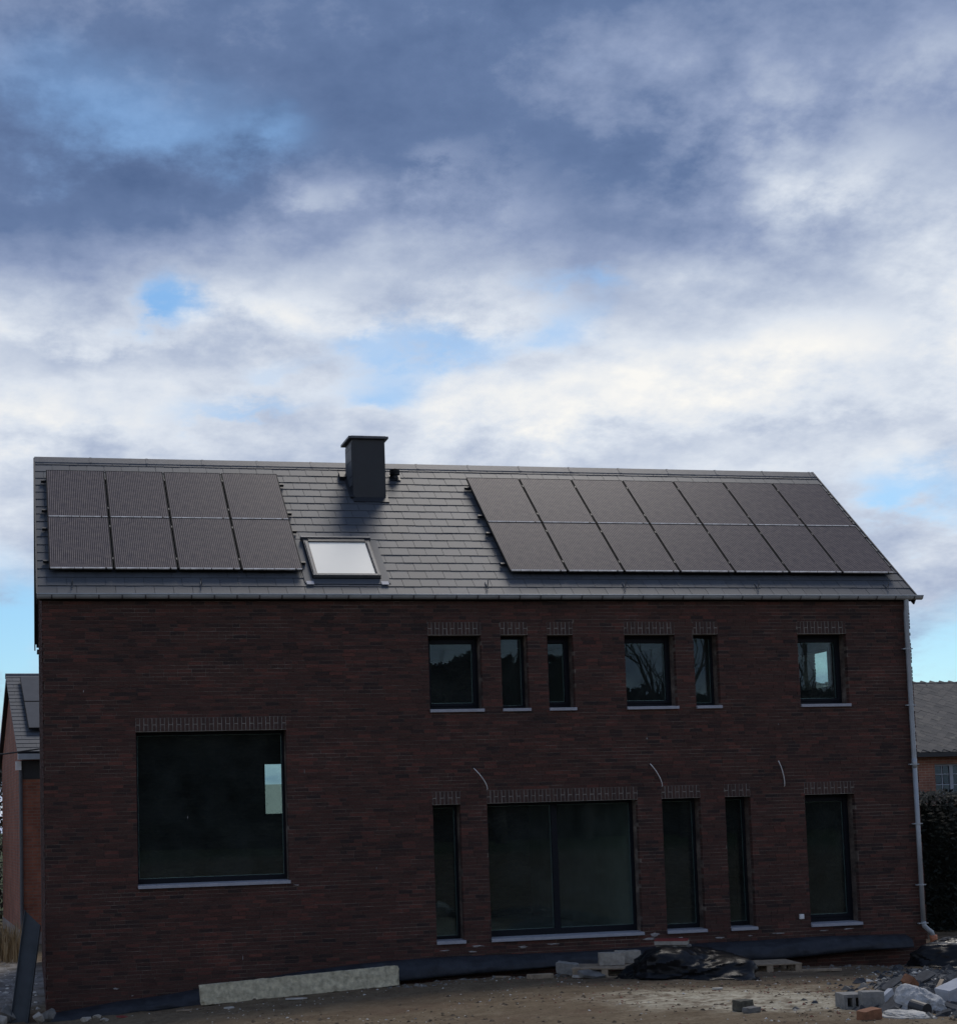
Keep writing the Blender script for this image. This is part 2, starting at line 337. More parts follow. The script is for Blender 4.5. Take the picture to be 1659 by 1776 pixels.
# ------------------------------------------------------------------ ground
def interp(x, xs, ys):
    if x <= xs[0]: return ys[0]
    for i in range(1, len(xs)):
        if x <= xs[i]:
            k = (x-xs[i-1])/(xs[i]-xs[i-1]); return ys[i-1]+(ys[i]-ys[i-1])*k
    return ys[-1]
WX = [-30, -2, .15, 2.3, 5.1, 6.3, 8.2, 11, 12.5, 14, 18, 60]; WZ = [-.86, -.86, -.86, -.72, -.58, -.54, -.54, -.62, -.66, -.68, -.62, -.5]
def ground_base(X, Y):
    w = interp(X, WX, WZ)
    if Y > -1:
        k = min(1, max(0, (Y+1)/9)); return w*(1-k)-.6*k
    return w+min(.04*(-1-Y), 1.2)
def ground_z(X, Y):
    z = ground_base(X, Y)
    if -30 < X < 40 and -32 < Y < 30:
        z += .035*noise.noise((X*.8, Y*.8, 0))+.022*noise.noise((X*2.7, Y*2.7, 3))+.012*noise.noise((X*7, Y*7, 5))
    if Y > -.8 and -.3 < X < 15.5 and Y < .2: z -= .12*min(1, (Y+.8)/.4)          # trench at the wall foot
    r2 = ((X-10.9)/1.5)**2+((Y+8.0)/1.9)**2
    z += .20*math.exp(-r2*1.3)                                                       # rubble mound
    return z
def build_ground():
    def axis(lo, hi, step, far):
        a = []; x = lo
        while x <= hi+1e-6: a.append(x); x += step
        d = step; y = hi
        while y < far: d *= 1.35; y += d; a.append(y)
        d = step; y = lo; pre = []
        while y > -far: d *= 1.35; y -= d; pre.append(y)
        return pre[::-1]+a
    xs = axis(-5, 17, .085, 900); ys = axis(-13, 8, .1, 900)
    vs = [(x, y, ground_z(x, y)) for y in ys for x in xs]; n = len(xs)
    fs = [(j*n+i, j*n+i+1, (j+1)*n+i+1, (j+1)*n+i) for j in range(len(ys)-1) for i in range(n-1)]
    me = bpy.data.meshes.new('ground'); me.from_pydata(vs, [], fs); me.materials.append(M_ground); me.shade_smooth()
    o = bpy.data.objects.new('ground', me); COL.objects.link(o)
    tag(o, 'brown churned earth of the building site', 'ground', kind='structure')
build_ground()

# ------------------------------------------------------------------ the house
rng = random.Random(11)
XR = 14.90; DEPTH = 6.9; ZE = 5.52
ZUL, ZUS, ZLL, ZLS, ZBL, ZBS = 4.96, 3.74, 2.185, -.01, 3.452, 1.06
UP = [(6.172, 7.071), (7.407, 7.872), (8.212, 8.667), (9.575, 10.481), (10.818, 11.265), (12.743, 13.66)]
LO = [(6.163, 6.629), (7.078, 9.689), (10.12, 10.811), (11.259, 11.722), (12.726, 13.659)]
BIG = (1.415, 3.79)
OPEN = [(a, b, ZUS, ZUL) for a, b in UP]+[(a, b, ZLS, ZLL) for a, b in LO]+[(BIG[0], BIG[1], ZBS, ZBL)]
LH = .215
house = empty('brick_house', (0, 0, 0))
tag(house, 'long dark red brick house with slate roof and anthracite windows', 'house')

def subtract(rect, holes):
    out = [rect]
    for (hx0, hx1, hz0, hz1) in holes:
        nxt = []
        for (x0, x1, z0, z1) in out:
            if x1 <= hx0 or x0 >= hx1 or z1 <= hz0 or z0 >= hz1: nxt.append((x0, x1, z0, z1)); continue
            if x0 < hx0: nxt.append((x0, hx0, z0, z1))
            if x1 > hx1: nxt.append((hx1, x1, z0, z1))
            a, b = max(x0, hx0), min(x1, hx1)
            if z0 < hz0: nxt.append((a, b, z0, hz0))
            if z1 > hz1: nxt.append((a, b, hz1, z1))
        out = nxt
    return [q for q in out if q[1]-q[0] > .022 and q[3]-q[2] > .018]
CH, BL, JT = .060, .213, .0095
def courses(mb, u0, u1, z0, z1, holes, put, seed, clip=None, VJ=.007):
    r = random.Random(seed); k = 0; z = z0
    while z < z1:
        off = (0 if k % 2 else .11)+r.choice((0, 0, .055, -.03)); x = u0-off
        while x < u1:
            w = BL if r.random() > .12 else .105
            a, b = max(x, u0), min(x+w, u1)
            if b-a > .03 and (clip is None or clip(a, b, z)):
                for q in subtract((a, b, z, min(z+CH-JT, z1)), holes): put(mb, q, r.random(), r.uniform(-.0035, .0035))
            x += w+VJ
        z += CH; k += 1
def frame_holes(): return OPEN+[(a, b, z1, z1+LH) for a, b, z0, z1 in OPEN]
front = MB()
def put_front(mb, q, rv, dy): mb.box(q[0], q[1], dy, .1, q[2], q[3], rv, skip=('k',))
courses(front, 0, XR, -1.02, ZE, frame_holes(), put_front, 3)
tag(front.build('front_brickwork', M_brick, house), kind='stuff')
def grid_wall(mb, us, zs, solid, y0, y1, xf=lambda u, y, z: (u, y, z), r=0.0):
    """solid cells of a wall pierced by openings, exposed faces only"""
    def s(i, k): return 0 <= i < len(us)-1 and 0 <= k < len(zs)-1 and solid((us[i]+us[i+1])/2, (zs[k]+zs[k+1])/2)
    for i in range(len(us)-1):
        for k in range(len(zs)-1):
            if not s(i, k): continue
            a, b, c, d = us[i], us[i+1], zs[k], zs[k+1]
            def q(*p): mb.add([xf(*v) for v in p], [(0, 1, 2, 3)], r)
            q((a, y0, c), (b, y0, c), (b, y0, d), (a, y0, d)); q((b, y1, c), (a, y1, c), (a, y1, d), (b, y1, d))
            if not s(i-1, k): q((a, y1, c), (a, y0, c), (a, y0, d), (a, y1, d))
            if not s(i+1, k): q((b, y0, c), (b, y1, c), (b, y1, d), (b, y0, d))
            if not s(i, k-1): q((a, y1, c), (b, y1, c), (b, y0, c), (a, y0, c))
            if not s(i, k+1): q((a, y0, d), (b, y0, d), (b, y1, d), (a, y1, d))
def uniq(l): return sorted(set(round(x, 4) for x in l))
e_ = .004
core = MB()
us = uniq([.02, XR-.03]+[v for a, b, _, _ in OPEN for v in (a-e_, b+e_)]); zs = uniq([-1.1, ZE]+[v for _, _, a, b in OPEN for v in (a-e_, b+e_)])
def infront(u, z): return not any(a-e_ < u < b+e_ and c-e_ < z < d+e_ for a, b, c, d in OPEN)
grid_wall(core, us, zs, infront, .0065, .36)
core.build('front_wall', M_mortar, house)
# soldier courses over the openings: whole bricks on end and pairs of half bricks, pale joints
def brick_piece(name, w, h):
    mb = MB(); e = .002
    mb.add([(-w/2, 0, -h/2), (w/2, 0, -h/2), (w/2, 0, h/2), (-w/2, 0, h/2), (-w/2, .09, -h/2), (w/2, .09, -h/2), (w/2, .09, h/2), (-w/2, .09, h/2)],
           [(0, 1, 2, 3), (1, 5, 6, 2), (4, 0, 3, 7), (3, 2, 6, 7), (4, 5, 1, 0)], 0)
    return mb.mesh(name, M_brick_l)
nbrick = 0
for (a, b, z0, z1) in OPEN:
    bk = MB(); bk.box(a-.002, b+.002, .005, .12, z1-.001, z1+LH-.004, 0)
    lin = bk.build('lintel', M_pale_joint, house)
    n = round((b-a)/.064); pw = (b-a)/n
    full = brick_piece('lintel_brick_full', pw-.011, LH-.012); half = brick_piece('lintel_brick_half', pw-.011, (LH-.012-.012)/2)
    for i in range(n):
        x = a+(i+.5)*pw; zc = z1+LH/2
        for zz, me in (((zc, full),) if i % 2 else ((zc-(LH)/4, half), (zc+(LH)/4, half))):
            inst('brick', me, lin, Matrix.Translation((x+rng.uniform(-.0015, .0015), rng.uniform(-.004, .0005), zz)))
            nbrick += 1
# gables, back wall
TAN = (8.5526-5.6066)/(3.446+.08); YR = 3.446; ZR = 8.5526
def roof_under(y): return 5.6066-.16+(y+.08)*TAN if y <= YR else 5.6066-.16+(2*YR-y+.08)*TAN
GW = (2.37, 3.54, 4.20, 4.96)             # window in the far gable: y0 y1 z0 z1 (seen through the front window)
for side in (0, 1):
    gb = MB()
    def put_g(mb, q, rv, dy, side=side):
        if side: mb.box(XR-.1, XR+dy, q[0], q[1], q[2], q[3], rv, skip=('l',))
        else: mb.box(0-dy, .1, q[0], q[1], q[2], q[3], rv, skip=('r',))
    courses(gb, .104, DEPTH, -1.02, 8.4, [GW] if side else [], put_g, 21+side, clip=lambda a, b, z: z+CH < min(roof_under(a), roof_under(b)))
    tag(gb.build('gable_brickwork', M_brick, house), kind='stuff')
    gc = MB(); ny = 28; ys = uniq([.37+(DEPTH-.37)*i/ny for i in range(ny+1)]+[GW[0], GW[1], YR]); zz = uniq([-1.1+.1*i for i in range(97)]+[GW[2], GW[3]])
    def sol(u, z, side=side): return z < roof_under(u)-.06 and not (side and GW[0] < u < GW[1] and GW[2] < z < GW[3])
    x0, x1 = (XR-.36, XR-.028) if side else (.018, .36)
    grid_wall(gc, ys, zz, sol, x0, x1, xf=lambda u, y, z: (y, u, z))
    gc.build('gable_wall', M_mortar, house)
BW = (4.40, 4.85, 2.10, 3.20)              # opening in the rear wall seen through the big front window
bk = MB(); us = uniq([0, XR, BW[0], BW[1]]); zs = uniq([-1.1, ZE, BW[2], BW[3]])
grid_wall(bk, us, zs, lambda u, z: not (BW[0] < u < BW[1] and BW[2] < z < BW[3]), DEPTH, DEPTH+.3)
bk.build('rear_wall', M_mortar, house)
# floors and partitions inside
fl = MB(); fl.box(.37, XR-.37, .37, DEPTH-.01, -.32, -.08); fl.build('floor_slab', M_plaster, house)
fl = MB(); fl.box(5.6, XR-.37, .37, DEPTH-.01, 2.55, 2.85); fl.build('upper_floor_slab', M_plaster, house)
fl = MB(); fl.box(.37, XR-.37, .37, DEPTH-.01, 5.2, 5.3); fl.build('ceiling', M_plaster, house)
for (x, z0, z1) in ((5.5, -.08, 5.2), (9.05, 2.85, 5.2), (11.9, 2.85, 5.2), (9.95, -.08, 2.55)):
    pt = MB(); pt.box(x, x+.1, .62, DEPTH-.02, z0, z1); pt.build('partition_wall', M_plaster, house)

def ring(mb, x0, x1, z0, z1, w, y0, y1, wb=None, wt=None):
    wb = w if wb is None else wb; wt = w if wt is None else wt
    mb.box(x0, x0+w, y0, y1, z0, z1); mb.box(x1-w, x1, y0, y1, z0, z1)
    mb.box(x0+w, x1-w, y0, y1, z0, z0+wb); mb.box(x0+w, x1-w, y0, y1, z1-wt, z1)
FY = .26
def window(x0, x1, z0, z1, sash, name='window', mull=None, fw=.034, fb=.06, ft=.045):
    mb = MB(); g = .002; ring(mb, x0+g, x1-g, z0+g, z1-g, fw, FY, FY+.08, wb=fb, wt=ft)
    w = mb.build(name, M_frame, house, bevel=.004)
    xa, xb, za, zb = x0+fw, x1-fw, z0+fb, z1-ft
    if mull:
        ms = MB(); ms.box(mull-.05, mull+.05, FY-.005, FY+.072, za+.001, zb-.001); ms.build('mullion', M_frame, w, bevel=.004)
        cells = [(xa, mull-.05), (mull+.05, xb)]
    else: cells = [(xa, xb)]
    for (a, b) in cells:
        zc, zd = za, zb
        if sash:
            sb = MB(); ring(sb, a+.003, b-.003, za+.003, zb-.003, .05, FY-.012, FY+.065, wb=.05, wt=.075); sb.build('sash', M_frame, w, bevel=.005)
            a, b, zc, zd = a+.053, b-.053, za+.053, zb-.078
        pb = MB(); pb.box(a-.004, b+.004, FY+.024, FY+.048, zc-.004, zd+.004); pb.build('pane', M_glass, w)
        sp = MB(); ring(sp, a+.001, b-.001, zc+.001, zd-.001, .009, FY+.0505, FY+.06); sp.build('spacer', M_spacer, w)
    sl = MB(); sl.add([(x0-.004, -.045, z0-.052), (x1+.012, -.045, z0-.052), (x1+.012, FY, z0-.052), (x0-.004, FY, z0-.052),
                       (x0-.004, -.045, z0-.002), (x1+.012, -.045, z0-.002), (x1+.012, FY, z0+.012), (x0-.004, FY, z0+.012)],
                      [(0, 3, 2, 1), (4, 5, 6, 7), (0, 1, 5, 4), (1, 2, 6, 5), (2, 3, 7, 6), (3, 0, 4, 7)])
    sl.build('sill', M_sill, w, bevel=.004)
    return w
for i, (a, b) in enumerate(UP): window(a, b, ZUS, ZUL, sash=i in (0, 2, 3, 5))
window(LO[0][0], LO[0][1], ZLS, ZLL, False)
window(LO[1][0], LO[1][1], ZLS, ZLL, False, name='sliding_door', mull=8.30, fw=.045, fb=.11)
for i in (2, 3, 4): window(LO[i][0], LO[i][1], ZLS, ZLL, i == 4, name='window', fb=.08)
window(BIG[0], BIG[1], ZBS, ZBL, False, fw=.035, fb=.09)
# rear openings are glazed too
mb = MB()
def ring_any(mb, f, u0, u1, z0, z1, w, d0, d1):
    for (a, b, c, d) in ((u0, u0+w, z0, z1), (u1-w, u1, z0, z1), (u0+w, u1-w, z0, z0+w), (u0+w, u1-w, z1-w, z1)): f(a, b, d0, d1, c, d)
ring_any(mb, lambda a, b, c, d, e, f: mb.box(a, b, c, d, e, f), BW[0], BW[1], BW[2], BW[3], .05, DEPTH+.12, DEPTH+.19)
rw = mb.build('rear_window', M_frame, house)
mb = MB(); mb.box(BW[0]+.05, BW[1]-.05, DEPTH+.15, DEPTH+.17, BW[2]+.05, BW[3]-.05); mb.build('pane', M_glass, rw)
mb = MB()
ring_any(mb, lambda a, b, c, d, e, f: mb.box(c, d, a, b, e, f), GW[0], GW[1], GW[2], GW[3], .03, XR-.352, XR-.30)
gw = mb.build('gable_window', M_frame, house)
mb = MB(); mb.box(XR-.335, XR-.315, GW[0]+.03, GW[1]-.03, GW[2]+.03, GW[3]-.03); mb.build('pane', M_glass, gw)

# mortar smears and bare patches at the wall foot
for (x, z, w, h) in ((6.85, -.11, .28, .05), (7.6, -.16, .2, .05), (8.1, -.14, .28, .04), (9.9, -.06, .22, .08), (9.78, -.13, .3, .05), (10.35, -.14, .16, .03), (6.75, -.2, .2, .04),
                     (1.05, -.5, .12, .04), (11.05, -.17, .2, .05), (11.6, -.16, .14, .03), (12.1, -.14, .3, .03), (13.4, -.12, .25, .03), (6.3, -.16, .25, .03), (12.95, -.13, .22, .025), (3.9, .98, .1, .03), (4.07, 2.78, .012, .1), (3.02, -.12, .012, .09), (.62, 4.1, .02, .05), (2.2, 2.1, .02, .06), (5.2, 1.2, .02, .05), (9.9, 3.2, .03, .05), (12.3, 3.4, .02, .04), (1.3, -.62, .05, .02)):
    mb = MB(); n = 11; vs = [(x, -.011, z)]
    for k in range(n):
        an = 2*math.pi*k/n; rr = rng.uniform(.35, 1.0); vs.append((x+w/2*math.cos(an)*rr, -.0065, z+h/2*math.sin(an)*rr))
    mb.add(vs, [(0, 1+(k+1) % n, 1+k) for k in range(n)]); mb.build('mortar_smear', M_smear, house)

# roof
SL = math.hypot(YR+.08, ZR-5.6066); TV = Vector((0, (YR+.08)/SL, (ZR-5.6066)/SL)); NV = Vector((0, -TV.z, TV.y)); EV = Vector((0, -.08, 5.6066))
RX0, RX1 = -.064, 15.006
def RP(x, s, h=0.0): return EV+TV*s+NV*h+Vector((x, 0, 0))
RM = Matrix.Identity(4)
for i, v in enumerate((Vector((1, 0, 0)), TV, NV)):
    for j in range(3): RM[j][i] = v[j]
def roofM(x, s, h=0.0): return Matrix.Translation(RP(x, s, h)) @ RM
def mirror(v): return Vector((v[0], 2*YR-v[1], v[2]))
deck = MB()
for mir in (False, True):
    vs = [RP(x, s, h) for h in (-.14, -.03) for x, s in ((RX0+.02, .05), (RX1-.02, .05), (RX1-.02, SL), (RX0+.02, SL))]
    if mir: vs = [mirror(v) for v in vs]
    deck.add(vs, [(0, 3, 2, 1), (4, 5, 6, 7), (0, 1, 5, 4), (1, 2, 6, 5), (2, 3, 7, 6), (3, 0, 4, 7)])
roof = deck.build('roof', M_blackmetal, house)
ROW = .2555; SW = .302
ARR = [(.123, 4), (7.716, 7)]; PW, PH, PG = 1.0, 1.65, .02; PS0 = .613
SKY = (4.33, 5.475, .50, 1.70); CHX = (5.49, 6.09, 2.42, 3.02)
def covered(x, s):
    if PS0-.2 < s < PS0+3.0 and any(a < x < a+n*1.02-.3 for a, n in ARR): return True
    return SKY[0]-.05 < x < SKY[1]-.25 and SKY[2] < s < SKY[3]-.25
def slate_mesh(name, w):
    mb = MB(); t = .008
    mb.add([(0, 0, .006), (w, 0, .006), (w, .46, -.012), (0, .46, -.012), (0, 0, .006+t), (w, 0, .006+t), (w, .46, -.012+t), (0, .46, -.012+t)],
           [(4, 5, 6, 7), (0, 1, 5, 4), (1, 2, 6, 5), (3, 0, 4, 7)], 0)
    return mb.mesh(name, M_slate)
S_ME = {}
cand = []; rest = MB(); rows = int(SL/ROW)+1
for k in range(rows):
    s = .0+k*ROW
    if s > SL-.12: continue
    x = RX0-(SW/2 if k % 2 else 0)
    while x < RX1-.03:
        a, b = max(x, RX0), min(x+SW-.006, RX1)
        if b-a > .04: cand.append((a, b-a, s+rng.uniform(-.004, .004), covered(a, s)))
        x += SW
vis = sorted([c for c in cand if not c[3]], key=lambda c: c[0])
chosen = set(id(c) for c in vis[:292])
for c in cand:
    a, w, s, cv = c
    Lk = min(.46, SL-s)
    h = rng.uniform(-.001, .0018)
    if id(c) in chosen and Lk > .45:
        key = round(w, 2)
        if key not in S_ME: S_ME[key] = slate_mesh('slate', w)
        inst('slate', S_ME[key], roof, roofM(a, s, h) @ Matrix.Rotation(R(rng.uniform(-.25, .25)), 4, 'Z'))
    else:
        f = Lk/.46; t = .008; zb = .006-.018*f
        vs = [RP(a+dx, s+ds, hh+h) for dx, ds, hh in ((0, 0, .006), (w, 0, .006), (w, Lk, zb), (0, Lk, zb), (0, 0, .006+t), (w, 0, .006+t), (w, Lk, zb+t), (0, Lk, zb+t))]
        rest.add(vs, [(4, 5, 6, 7), (0, 1, 5, 4), (1, 2, 6, 5), (3, 0, 4, 7)], rng.random())
tag(rest.build('slates', M_slate, roof), kind='stuff')
back = MB()
for k in range(rows):
    s = k*ROW
    if s > SL-.12: continue
    x = RX0-(SW/2 if k % 2 else 0)
    while x < RX1-.03:
        a, b = max(x, RX0), min(x+SW-.005, RX1); Lk = min(.46, SL-s)
        if b-a > .04: back.add([mirror(RP(*q)) for q in ((a, s, .004), (b, s, .004), (b, s+Lk, -.02), (a, s+Lk, -.02), (a, s, .016), (b, s, .016), (b, s+Lk, -.008), (a, s+Lk, -.008))], [(4, 7, 6, 5), (0, 4, 5, 1), (1, 5, 6, 2), (3, 7, 4, 0)], rng.random())
        x += SW
tag(back.build('rear_slates', M_slate, roof), kind='stuff')
# ridge caps in lengths, verge trims
x = RX0-.004
rc = MB(); rc_len = 1.0
prof = [(-.155, -.115), (-.15, -.095), (-.02, .026), (.02, .026), (.15, -.095), (.155, -.115)]
while x < RX1:
    L_ = min(rc_len, RX1+.004-x); mb = MB()
    vs = [(xx, YR+py, ZR+pz+dz) for xx, dz in ((x, .0), (x+L_-.04, .0), (x+L_-.04, .006), (x+L_-.002, .006)) for py, pz in prof]; n = len(prof); fs = []
    for j in range(3):
        for i in range(n-1): fs.append((j*n+i, (j+1)*n+i, (j+1)*n+i+1, j*n+i+1))
    mb.add(vs, fs); mb.build('ridge_cap', M_flash, roof); x += L_
for xx in (RX0-.02, RX1-.004):
    for mir in (False, True):
        mb = MB(); vs = [RP(q, s, h) for h in (-.17, .022) for q, s in ((xx, .0), (xx+.024, .0), (xx+.024, SL-.02), (xx, SL-.02))]
        if mir: vs = [mirror(v) for v in vs]
        mb.add(vs, [(0, 3, 2, 1), (4, 5, 6, 7), (0, 1, 5, 4), (1, 2, 6, 5), (2, 3, 7, 6), (3, 0, 4, 7)]); mb.build('verge_trim', M_blackmetal, roof)
# soffit board closing the eaves
mb = MB(); mb.box(.03, RX1-.16, .105, .37, 5.44, 5.5); mb.box(RX0+.03, RX1-.03, DEPTH-.05, DEPTH+.33, 5.44, 5.5); mb.build('eaves_board', M_blackmetal, house)
# gutter
def gutter_profile(n=9, r=.065):
    p = []
    for k in range(n+1):
        an = math.pi+math.pi*k/n; p.append((r*math.cos(an), r*math.sin(an)*.95))
    return p
gm = MB(); gp = gutter_profile(); cy_, cz_ = -.125, 5.598
xs = (RX0-.01, RX1+.075); vs = []
outer = [(cy_+a, cz_+b) for a, b in gp]; inner = [(cy_+a*.93, cz_+b*.93+.0) for a, b in gp]
for xx in xs:
    vs += [(xx, y, z) for y, z in outer]+[(xx, y, z) for y, z in inner]
n = len(gp); o_ = 2*n; fs = []
for i in range(n-1):
    fs += [(i, i+1, o_+i+1, o_+i), (n+i+1, n+i, o_+n+i, o_+n+i+1), (i, n+i, n+i+1, i+1), (o_+i+1, o_+n+i+1, o_+n+i, o_+i)]
gm.add(vs, fs)
for xx in (xs[0], xs[1]-.003): gm.add([(xx+d, y, z) for d in (0, .003) for y, z in outer], [tuple(range(n))[::-1], tuple(range(n, 2*n))])
gutter = gm.build('gutter', M_zinc, house)
lp = MB(); lp.tube([(xs[0], cy_-.065, cz_+.004), (xs[1], cy_-.065, cz_+.004)], .012, 8); lp.build('gutter_lip', M_zinc, gutter, smooth=True)
bm_ = MB(); pr = [(cy_+a*1.05, cz_+b*1.06-.001) for a, b in gp]
bm_.add([(d, y, z) for d in (-.012, .012) for y, z in pr], [(i, i+1, n+i+1, n+i) for i in range(n-1)]); bme = bm_.mesh('bracket', M_flash)
x = .15
while x < RX1: inst('bracket', bme, gutter, Matrix.Translation((x, 0, 0))); x += .36
# downpipe
dp = MB(); PX = 14.79; dp.tube([(PX, cy_+.02, 5.55), (PX, -.105, 5.42), (PX, -.075, 5.30), (PX, -.075, 2.6)], .043, 12, cap=False)
dp.tube([(PX, -.075, 2.75), (PX, -.075, -.06)], .041, 12); dp.tube([(PX, -.075, 2.60), (PX, -.075, 2.76)], .047, 12)
dp.tube([(PX, -.075, -.05), (PX+.015, -.078, -.13), (PX+.07, -.09, -.19), (PX+.13, -.10, -.235), (PX+.155, -.11, -.32)], .042, 12)
down = dp.build('downpipe', M_zinc, house, smooth=True)
cl = MB(); cl.tube([(0, -.075, -.012), (0, -.075, .012)], .05, 12); cl.obox((-.07, -.06, 0), (.022, 0, 0), (0, .03, 0), (0, 0, .009)); cl.obox((.07, -.06, 0), (.016, 0, 0), (0, .03, 0), (0, 0, .009)); clm = cl.mesh('clip', M_zinc)
for z in (4.68, 3.69, 2.66, 1.63, .58, -.08): inst('clip', clm, down, Matrix.Translation((PX, 0, z)))
pb = MB(); pb.tube([(PX+.155, -.11, -.29), (PX+.16, -.11, -.36), (PX+.16, -.11, -.75)], [.062, .062, .055], 14)
tag(pb.build('drain_pipe', M_pvc, smooth=True), 'orange plastic drain pipe standing under the zinc downpipe', 'drain pipe')
# chimney
cx0, cx1, cy0, cy1 = CHX; ct = 8.79
mb = MB(); mb.box(cx0, cx1, cy0, cy1, 7.3, ct); ch = mb.build('chimney', M_blackmetal, house, bevel=.006)
for k, (za, zb) in enumerate(((7.95, 8.12), (8.12, 8.40), (8.40, 8.64), (8.64, 8.735))):
    for (ya, yb) in ((cy0+.03, (cy0+cy1)/2), ((cy0+cy1)/2+.004, cy1-.02)):
        mb = MB(); mb.box(cx0-.012, cx0-.001, ya, yb, za+.004, zb-.004); mb.build('side_slate', M_slate, ch)
mb = MB(); mb.box(cx0-.07, cx1+.06, cy0-.06, cy1+.1, ct+.001, ct+.045); mb.box(cx0-.02, cx1+.02, cy0-.02, cy1+.04, ct+.045, ct+.06); mb.build('cap', M_flash, ch, bevel=.006)
mb = MB()
def foot(x0, x1, s0, s1, h): mb.add([RP(x, s, hh) for hh in (.012, h) for x, s in ((x0, s0), (x1, s0), (x1, s1), (x0, s1))], [(0, 3, 2, 1), (4, 5, 6, 7), (0, 1, 5, 4), (1, 2, 6, 5), (2, 3, 7, 6), (3, 0, 4, 7)])
sF = (cy0+.08)/TV.y; sB = (cy1+.08)/TV.y
foot(cx0-.012, cx1+.03, sF-.14, sF+.02, .03); foot(cx0-.05, cx0+.02, sF+.0, sB+.08, .05); foot(cx1-.02, cx1+.035, sF+.021, sB+.08, .03); foot(cx0-.14, cx0-.02, sB-.1, sB+.1, .09)
mb.build('flashing', M_blackmetal, ch)
# flue terminal beside the chimney
vt = empty('roof_vent', RP(6.40, 4.05)); vt.scale = (.8, .8, .72); tag(vt, 'small black ribbed vent terminal on the roof beside the chimney', 'vent')
mb = MB(); mb.tube([(0, 0, -.05), (0, 0, .14)], .07, 14); mb.build('pipe', M_blackmetal, vt, smooth=True)
for k in range(3):
    mb = MB(); mb.tube([(0, 0, .11+.04*k), (0, 0, .125+.04*k), (0, 0, .132+.04*k)], [.12, .12, .09], 16); mb.build('louvre', M_blackmetal, vt)
mb = MB(); mb.tube([(0, 0, .225), (0, 0, .245), (0, 0, .265)], [.115, .115, .05], 16); mb.build('cap', M_blackmetal, vt)
mb = MB(); mb.obox((0, 0, .03), (.12, 0, 0), TV*.14, NV*.008); mb.build('base_plate', M_blackmetal, vt)
# roof window
sk0, sk1, ss0, ss1 = SKY
def rbox(mb, x0, x1, s0, s1, h0, h1): mb.add([RP(x, s, h) for h in (h0, h1) for x, s in ((x0, s0), (x1, s0), (x1, s1), (x0, s1))], [(0, 3, 2, 1), (4, 5, 6, 7), (0, 1, 5, 4), (1, 2, 6, 5), (2, 3, 7, 6), (3, 0, 4, 7)])
mb = MB(); f = .085
rbox(mb, sk0, sk0+f, ss0, ss1, -.02, .085); rbox(mb, sk1-f, sk1, ss0, ss1, -.02, .085); rbox(mb, sk0+f, sk1-f, ss0, ss0+.06, -.02, .08); rbox(mb, sk0+f, sk1-f, ss1-.13, ss1, -.02, .095)
skl = mb.build('roof_window', M_blackmetal, house, bevel=.006)
mb = MB(); rbox(mb, sk0-.03, sk1+.03, ss1-.02, ss1+.03, .03, .11); mb.build('top_hood', M_flash, skl, bevel=.005)
mb = MB(); rbox(mb, sk0+.02, sk0+f-.02, ss0-.005, ss1-.14, .087, .10); rbox(mb, sk1-f+.02, sk1-.02, ss0-.005, ss1-.14, .087, .10); rbox(mb, sk0+.01, sk1-.01, ss0-.03, ss0+.02, .04, .098); mb.build('cover_strip', M_flash, skl, bevel=.003)
mb = MB(); rbox(mb, sk0+f-.004, sk1-f+.004, ss0+.055, ss1-.125, .05, .075); mb.build('pane', M_skyglass, skl)
mb = MB(); rbox(mb, sk0-.14, sk0-.004, ss0-.16, ss1+.05, .017, .024); rbox(mb, sk1+.004, sk1+.14, ss0-.16, ss1+.05, .017, .024); rbox(mb, sk0-.004, sk1+.004, ss0-.19, ss0-.032, .017, .026); mb.build('flashing', M_slate, skl)
for xx in (sk0-.06, sk1+.04):
    mb = MB(); rbox(mb, xx-.06, xx+.06, ss0-.22, ss0-.12, .028, .036); mb.build('apron_tab', M_sill, skl)
# snow hooks
hk = MB(); hk.tube([(0, .10, .022), (0, -.03, .03), (0, -.06, .04), (0, -.05, .11), (0, -.02, .15)], .009, 6); hk.tube([(0, -.06, .04), (0, -.10, .022)], .008, 6); hkm = hk.mesh('snow_hook', M_flash)
for x, d in ((.47, 'under the left solar array near the gable end'), (2.49, 'under the middle of the left solar array'), (7.23, 'just left of the right solar array'), (9.65, 'under the second panel of the right solar array'), (12.08, 'under the fifth panel of the right solar array'), (14.54, 'at the far right end of the roof')):
    o = inst('snow_hook', hkm, None, roofM(x, .27)); tag(o, 'small metal snow hook above the gutter '+d, 'snow hook', 'snow hooks along the eaves')

ORD7 = ['first', 'second', 'third', 'fourth', 'fifth', 'sixth', 'seventh']
# ------------------------------------------------------------------ solar panels
mb = MB(); f = .012
mb.box(0, f, 0, PH, -.04, 0); mb.box(PW-f, PW, 0, PH, -.04, 0); mb.box(f, PW-f, 0, f, -.04, 0); mb.box(f, PW-f, PH-f, PH, -.04, 0); fr_me = mb.mesh('frame', M_pvframe)
mb = MB(); mb.box(f, PW-f, f, PH-f, -.036, -.0025); gl_me = mb.mesh('glass', M_pv)
mb = MB()
lr = random.Random(4); xx = .02
while xx < PW-.05:
    w = lr.uniform(.1, .36); mb.box(xx, min(xx+w, PW-.015), -.013, .0135, -.012, .006); xx += w+lr.uniform(.006, .03)  # broken pale strips, sky glints shaped along the lower frame edge
glint_me = mb.mesh('lip_glint', M_lipglint)
mb = MB(); mb.box(-.018, -.002, -.03, .03, -.03, .004); cl_me = mb.mesh('clamp', M_blackmetal)
ORD = ['first', 'second', 'third', 'fourth', 'fifth', 'sixth', 'seventh']
